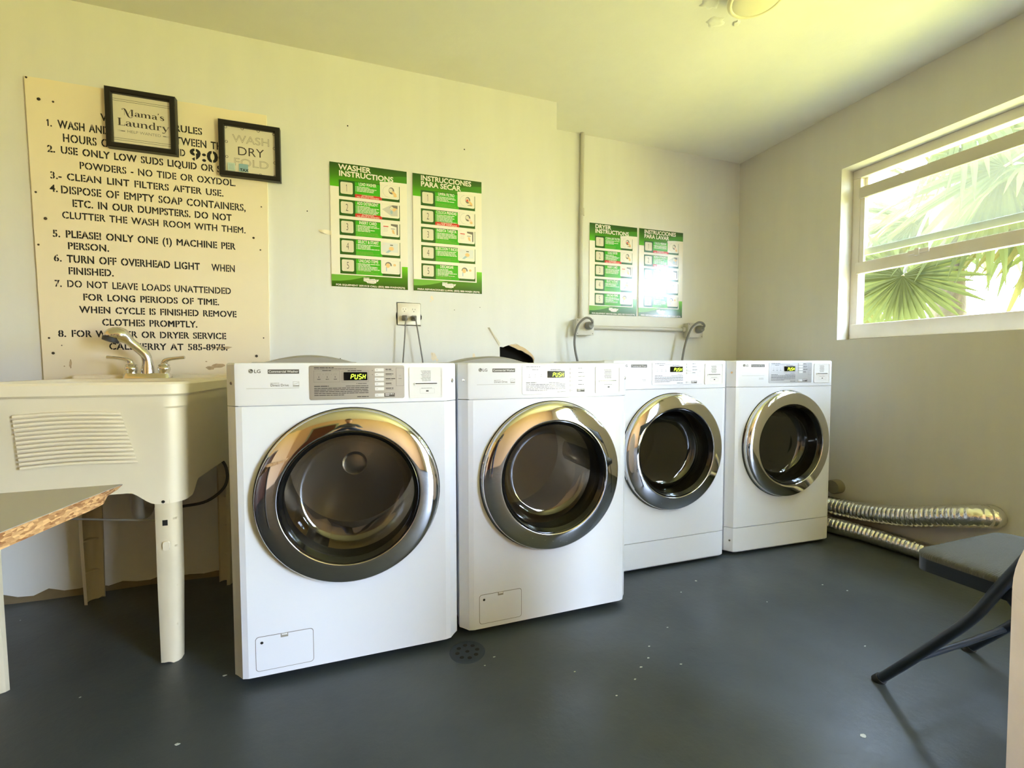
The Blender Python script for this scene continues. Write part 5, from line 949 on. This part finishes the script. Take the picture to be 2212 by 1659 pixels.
# ------------------------------------------------------------------ the man standing behind the camera, seen in the chrome door rings
PX, PY = -.16, -1.22
man = empty('person', (PX, PY, 0)); tag(man, 'man in glasses, grey shirt and jeans, reflected in the chrome washer doors', 'person')
J = []; E_ = []; RAD = []
def jt(p, r, par=None):
    J.append(p); RAD.append(r if isinstance(r, tuple) else (r, r))
    if par is not None: E_.append((par, len(J)-1))
    return len(J)-1
pel = jt((0, 0, .96), (.150, .105)); sp1 = jt((0, -.005, 1.10), (.140, .098), pel); che = jt((0, 0, 1.27), (.160, .110), sp1); uc = jt((0, -.01, 1.40), (.135, .088), che); nk = jt((0, -.005, 1.485), .056, uc); jt((0, .012, 1.555), .054, nk)
for s in (-1, 1):
    hp = jt((s*.095, 0, .88), .098, pel); th = jt((s*.10, .012, .68), .082, hp); kn = jt((s*.102, .02, .49), .060, th); cf_ = jt((s*.104, -.012, .34), .056, kn); an = jt((s*.106, -.015, .095), .040, cf_); jt((s*.118, .06, .05), (.043, .040), an); jt((s*.124, .14, .035), (.040, .028), len(J)-1)
    sh_ = jt((s*.165, -.008, 1.405), .066, uc); ua = jt((s*.215, -.012, 1.27), .052, sh_); el_ = jt((s*.232, .010, 1.12), .044, ua); fa = jt((s*.185, .13, 1.125), .040, el_); wr = jt((s*.118, .245, 1.155), .027, fa); pm = jt((s*.088, .295, 1.172), (.034, .020), wr)
    for k, (dx, dz, L_) in enumerate(((.030, .030, .052), (.016, .036, .060), (.0, .038, .056), (-.014, .034, .044))):
        a = jt((s*(.088-.010*k+.012), .322, 1.178+dz*.5-.012), .0088, pm); b = jt((s*(.070-.012*k+.010), .322+L_*.42, 1.182+dz*.55-.014), .0078, a); jt((s*(.052-.010*k+.008), .318+L_*.55, 1.170+dz*.5-.016), .0068, b)
    t1 = jt((s*.060, .285, 1.186), .010, pm); jt((s*.040, .305, 1.192), .0085, t1)
me = D.meshes.new('person_rig'); me.from_pydata(J, E_, []); ob = D.objects.new('person_rig', me); COL.objects.link(ob)
sk = ob.modifiers.new('skin', 'SKIN'); sk.branch_smoothing = .4; sb = ob.modifiers.new('sub', 'SUBSURF'); sb.levels = 2; sb.render_levels = 2
for i, v in enumerate(me.skin_vertices[0].data): v.radius = RAD[i]; v.use_root = (i == 0)
bpy.context.view_layer.update(); ev = D.meshes.new_from_object(ob.evaluated_get(bpy.context.evaluated_depsgraph_get()))
V = [tuple(v.co) for v in ev.vertices]; F = [tuple(p.vertices) for p in ev.polygons]; D.objects.remove(ob); D.meshes.remove(ev); D.meshes.remove(me)
m_skin = mat('skin', lin(176, 122, 92), .5); m_shirt = mat('grey_shirt', lin(92, 98, 112), .8, var=.4, vscale=22); m_jean = mat('denim', lin(44, 56, 84), .85, var=.2, vscale=30); m_shoe = mat('brown_shoe', lin(92, 58, 40), .5); m_hair = mat('dark_hair', lin(26, 20, 18), .6); m_eye = mat('eye_white', lin(220, 214, 206), .3); m_lip = mat('lip', lin(150, 84, 76), .5)
mb = MB(); groups = {}
for f in F:
    c_ = sum((Vector(V[i]) for i in f), Vector())/len(f)
    m_ = m_shoe if c_.z < .085 else m_jean if c_.z < 1.0 else m_skin if (c_.y > .20 or c_.z > 1.475) else m_shirt
    groups.setdefault(m_, []).append(f)
o0 = len(mb.v); mb.v += V
for m_, fs in groups.items(): mb.f += fs; mb.m += [mb.mi(m_)]*len(fs)
# head, bowed a little
Rx = Matrix.Rotation(-.32, 4, 'X'); HB = Vector((0, .014, 1.54)); hx = lambda p: tuple(HB+Rx @ Vector(p))
def hring(z_, rx, ryf, ryb, n=28): return [hx((rx*math.cos(2*PI*k/n), (ryf if math.sin(2*PI*k/n) > 0 else ryb)*math.sin(2*PI*k/n), z_)) for k in range(n)]
mb.loft([hring(*q) for q in ((-.03, .05, .045, .05), (.0, .053, .052, .055), (.012, .050, .088, .060), (.030, .058, .098, .070), (.055, .066, .099, .082), (.085, .071, .099, .093), (.115, .0745, .098, .099), (.145, .0755, .096, .099), (.175, .072, .088, .092), (.20, .060, .070, .075), (.217, .038, .044, .046), (.224, .012, .014, .014))], m_skin)
mb.loft([[hx(p) for p in q] for q in (((-.008, .094, .118), (.008, .094, .118), (.008, .090, .112), (-.008, .090, .112)), ((-.011, .104, .088), (.011, .104, .088), (.013, .088, .080), (-.013, .088, .080)), ((-.014, .117, .070), (.014, .117, .070), (.015, .092, .062), (-.015, .092, .062)))], m_skin)
mb.loft([[hx((.024*math.cos(t), .0965+.004*math.sin(t)-abs(math.cos(t))*.006, .040+.006*math.sin(t)+dz)) for t in [2*PI*k/14 for k in range(14)]] for dz in (-.002, .002)], m_lip)
for s in (-1, 1):
    mb.loft([[hx((s*.031+r_*math.cos(t), .090+dy, .108+r_*.6*math.sin(t))) for t in [2*PI*k/14 for k in range(14)]] for r_, dy in ((.014, .0), (.011, .0055), (.004, .0075))], m_eye)
    mb.poly([hx((s*.031+.0055*math.cos(t), .0985, .107+.0055*math.sin(t))) for t in [2*PI*k/12 for k in range(12)]], m_hair)
    mb.loft([[hx((s*.073+s*q[0], q[1], q[2])) for q in ((0, .010, .075), (0, .014, .118), (0, -.012, .122), (0, -.012, .080))], [hx((s*.086+s*q[0], q[1], q[2])) for q in ((0, .004, .082), (0, .002, .124), (0, -.020, .126), (0, -.016, .088))]], m_skin)
mb.obj('body', None, man, smooth=60)
mb = MB()
mb.loft([hring(*q) for q in ((.095, .076, .02, .100), (.125, .080, .030, .106), (.155, .081, .085, .107), (.172, .080, .100, .104), (.19, .073, .094, .094), (.212, .055, .066, .068), (.228, .030, .034, .036), (.233, .008, .01, .01))]); mb.obj('hair', m_hair, man, smooth=60)
mb = MB()
for s in (-1, 1):
    mb.tube([hx((s*.032+.021*math.cos(t), .112, .106+.015*math.sin(t))) for t in [2*PI*k/20 for k in range(21)]], .0016, 6); mb.tube([hx((s*.053, .110, .108)), hx((s*.078, .03, .112)), hx((s*.080, -.012, .112))], .0016, 6)
mb.tube([hx((-.011, .112, .108)), hx((.011, .112, .108))], .0016, 6); mb.obj('glasses', m_frame, man, smooth=60)
mb = MB(); mb.lathe([(.058, 1.455), (.066, 1.462), (.064, 1.492), (.058, 1.498)], (0, -.004, 0), 'z', 24); mb.obj('collar', m_shirt, man, smooth=50)
ph = empty('phone', (PX, PY+.350, 1.212)); tag(ph, 'black phone held in both hands by the man behind the camera', 'phone')
mb = MB(); mb.loft([[(p[0], -.0045+yy, p[1]) for p in rrect(-.078, .078, -.037, .037, .010, 4)] for yy in (0, .009)]); o = mb.obj('phone_case', m_black, ph, smooth=30, rot=(-.9, 0, 0))

# ------------------------------------------------------------------ dark cabinet along the left wall (in the door-ring reflection)
cb = empty('wooden_cabinet', (-2.04, .35, 0)); tag(cb, 'long dark brown wooden cabinet along the left wall, reflected in the first washer door', 'cabinet')
m_cab = mat('dark_brown_wood', lin(74, 40, 26), .4, var=.3, vscale=5)
mb = MB(); mb.box(-.25, .25, -1.0, 1.5, .06, 1.12); mb.box(-.25, .20, -1.0, 1.5, .001, .06); mb.obj('cabinet_body', m_cab, cb, bevel=.004)
mb = MB(); mb.box(-.255, .275, -1.02, 1.52, 1.1205, 1.16); mb.obj('cabinet_top', mat('cabinet_top', lin(120, 116, 104), .4), cb, bevel=.004)
for k in range(4):
    mb = MB(); y0 = -.99+k*.623; mb.box(.2505, .268, y0, y0+.610, .09, 1.09); mb.box(.268, .273, y0+.06, y0+.55, .16, 1.02); dd = mb.obj('cabinet_door', m_cab, cb, bevel=.003)
    mb = MB(); mb.lathe([(.0005, .030), (.012, .028), (.014, .020), (.006, .012), (.006, .0)], (.268, y0+(.57 if k % 2 == 0 else .04), .75), 'x', 14); mb.obj('cabinet_knob', m_chrome2, dd, smooth=50)
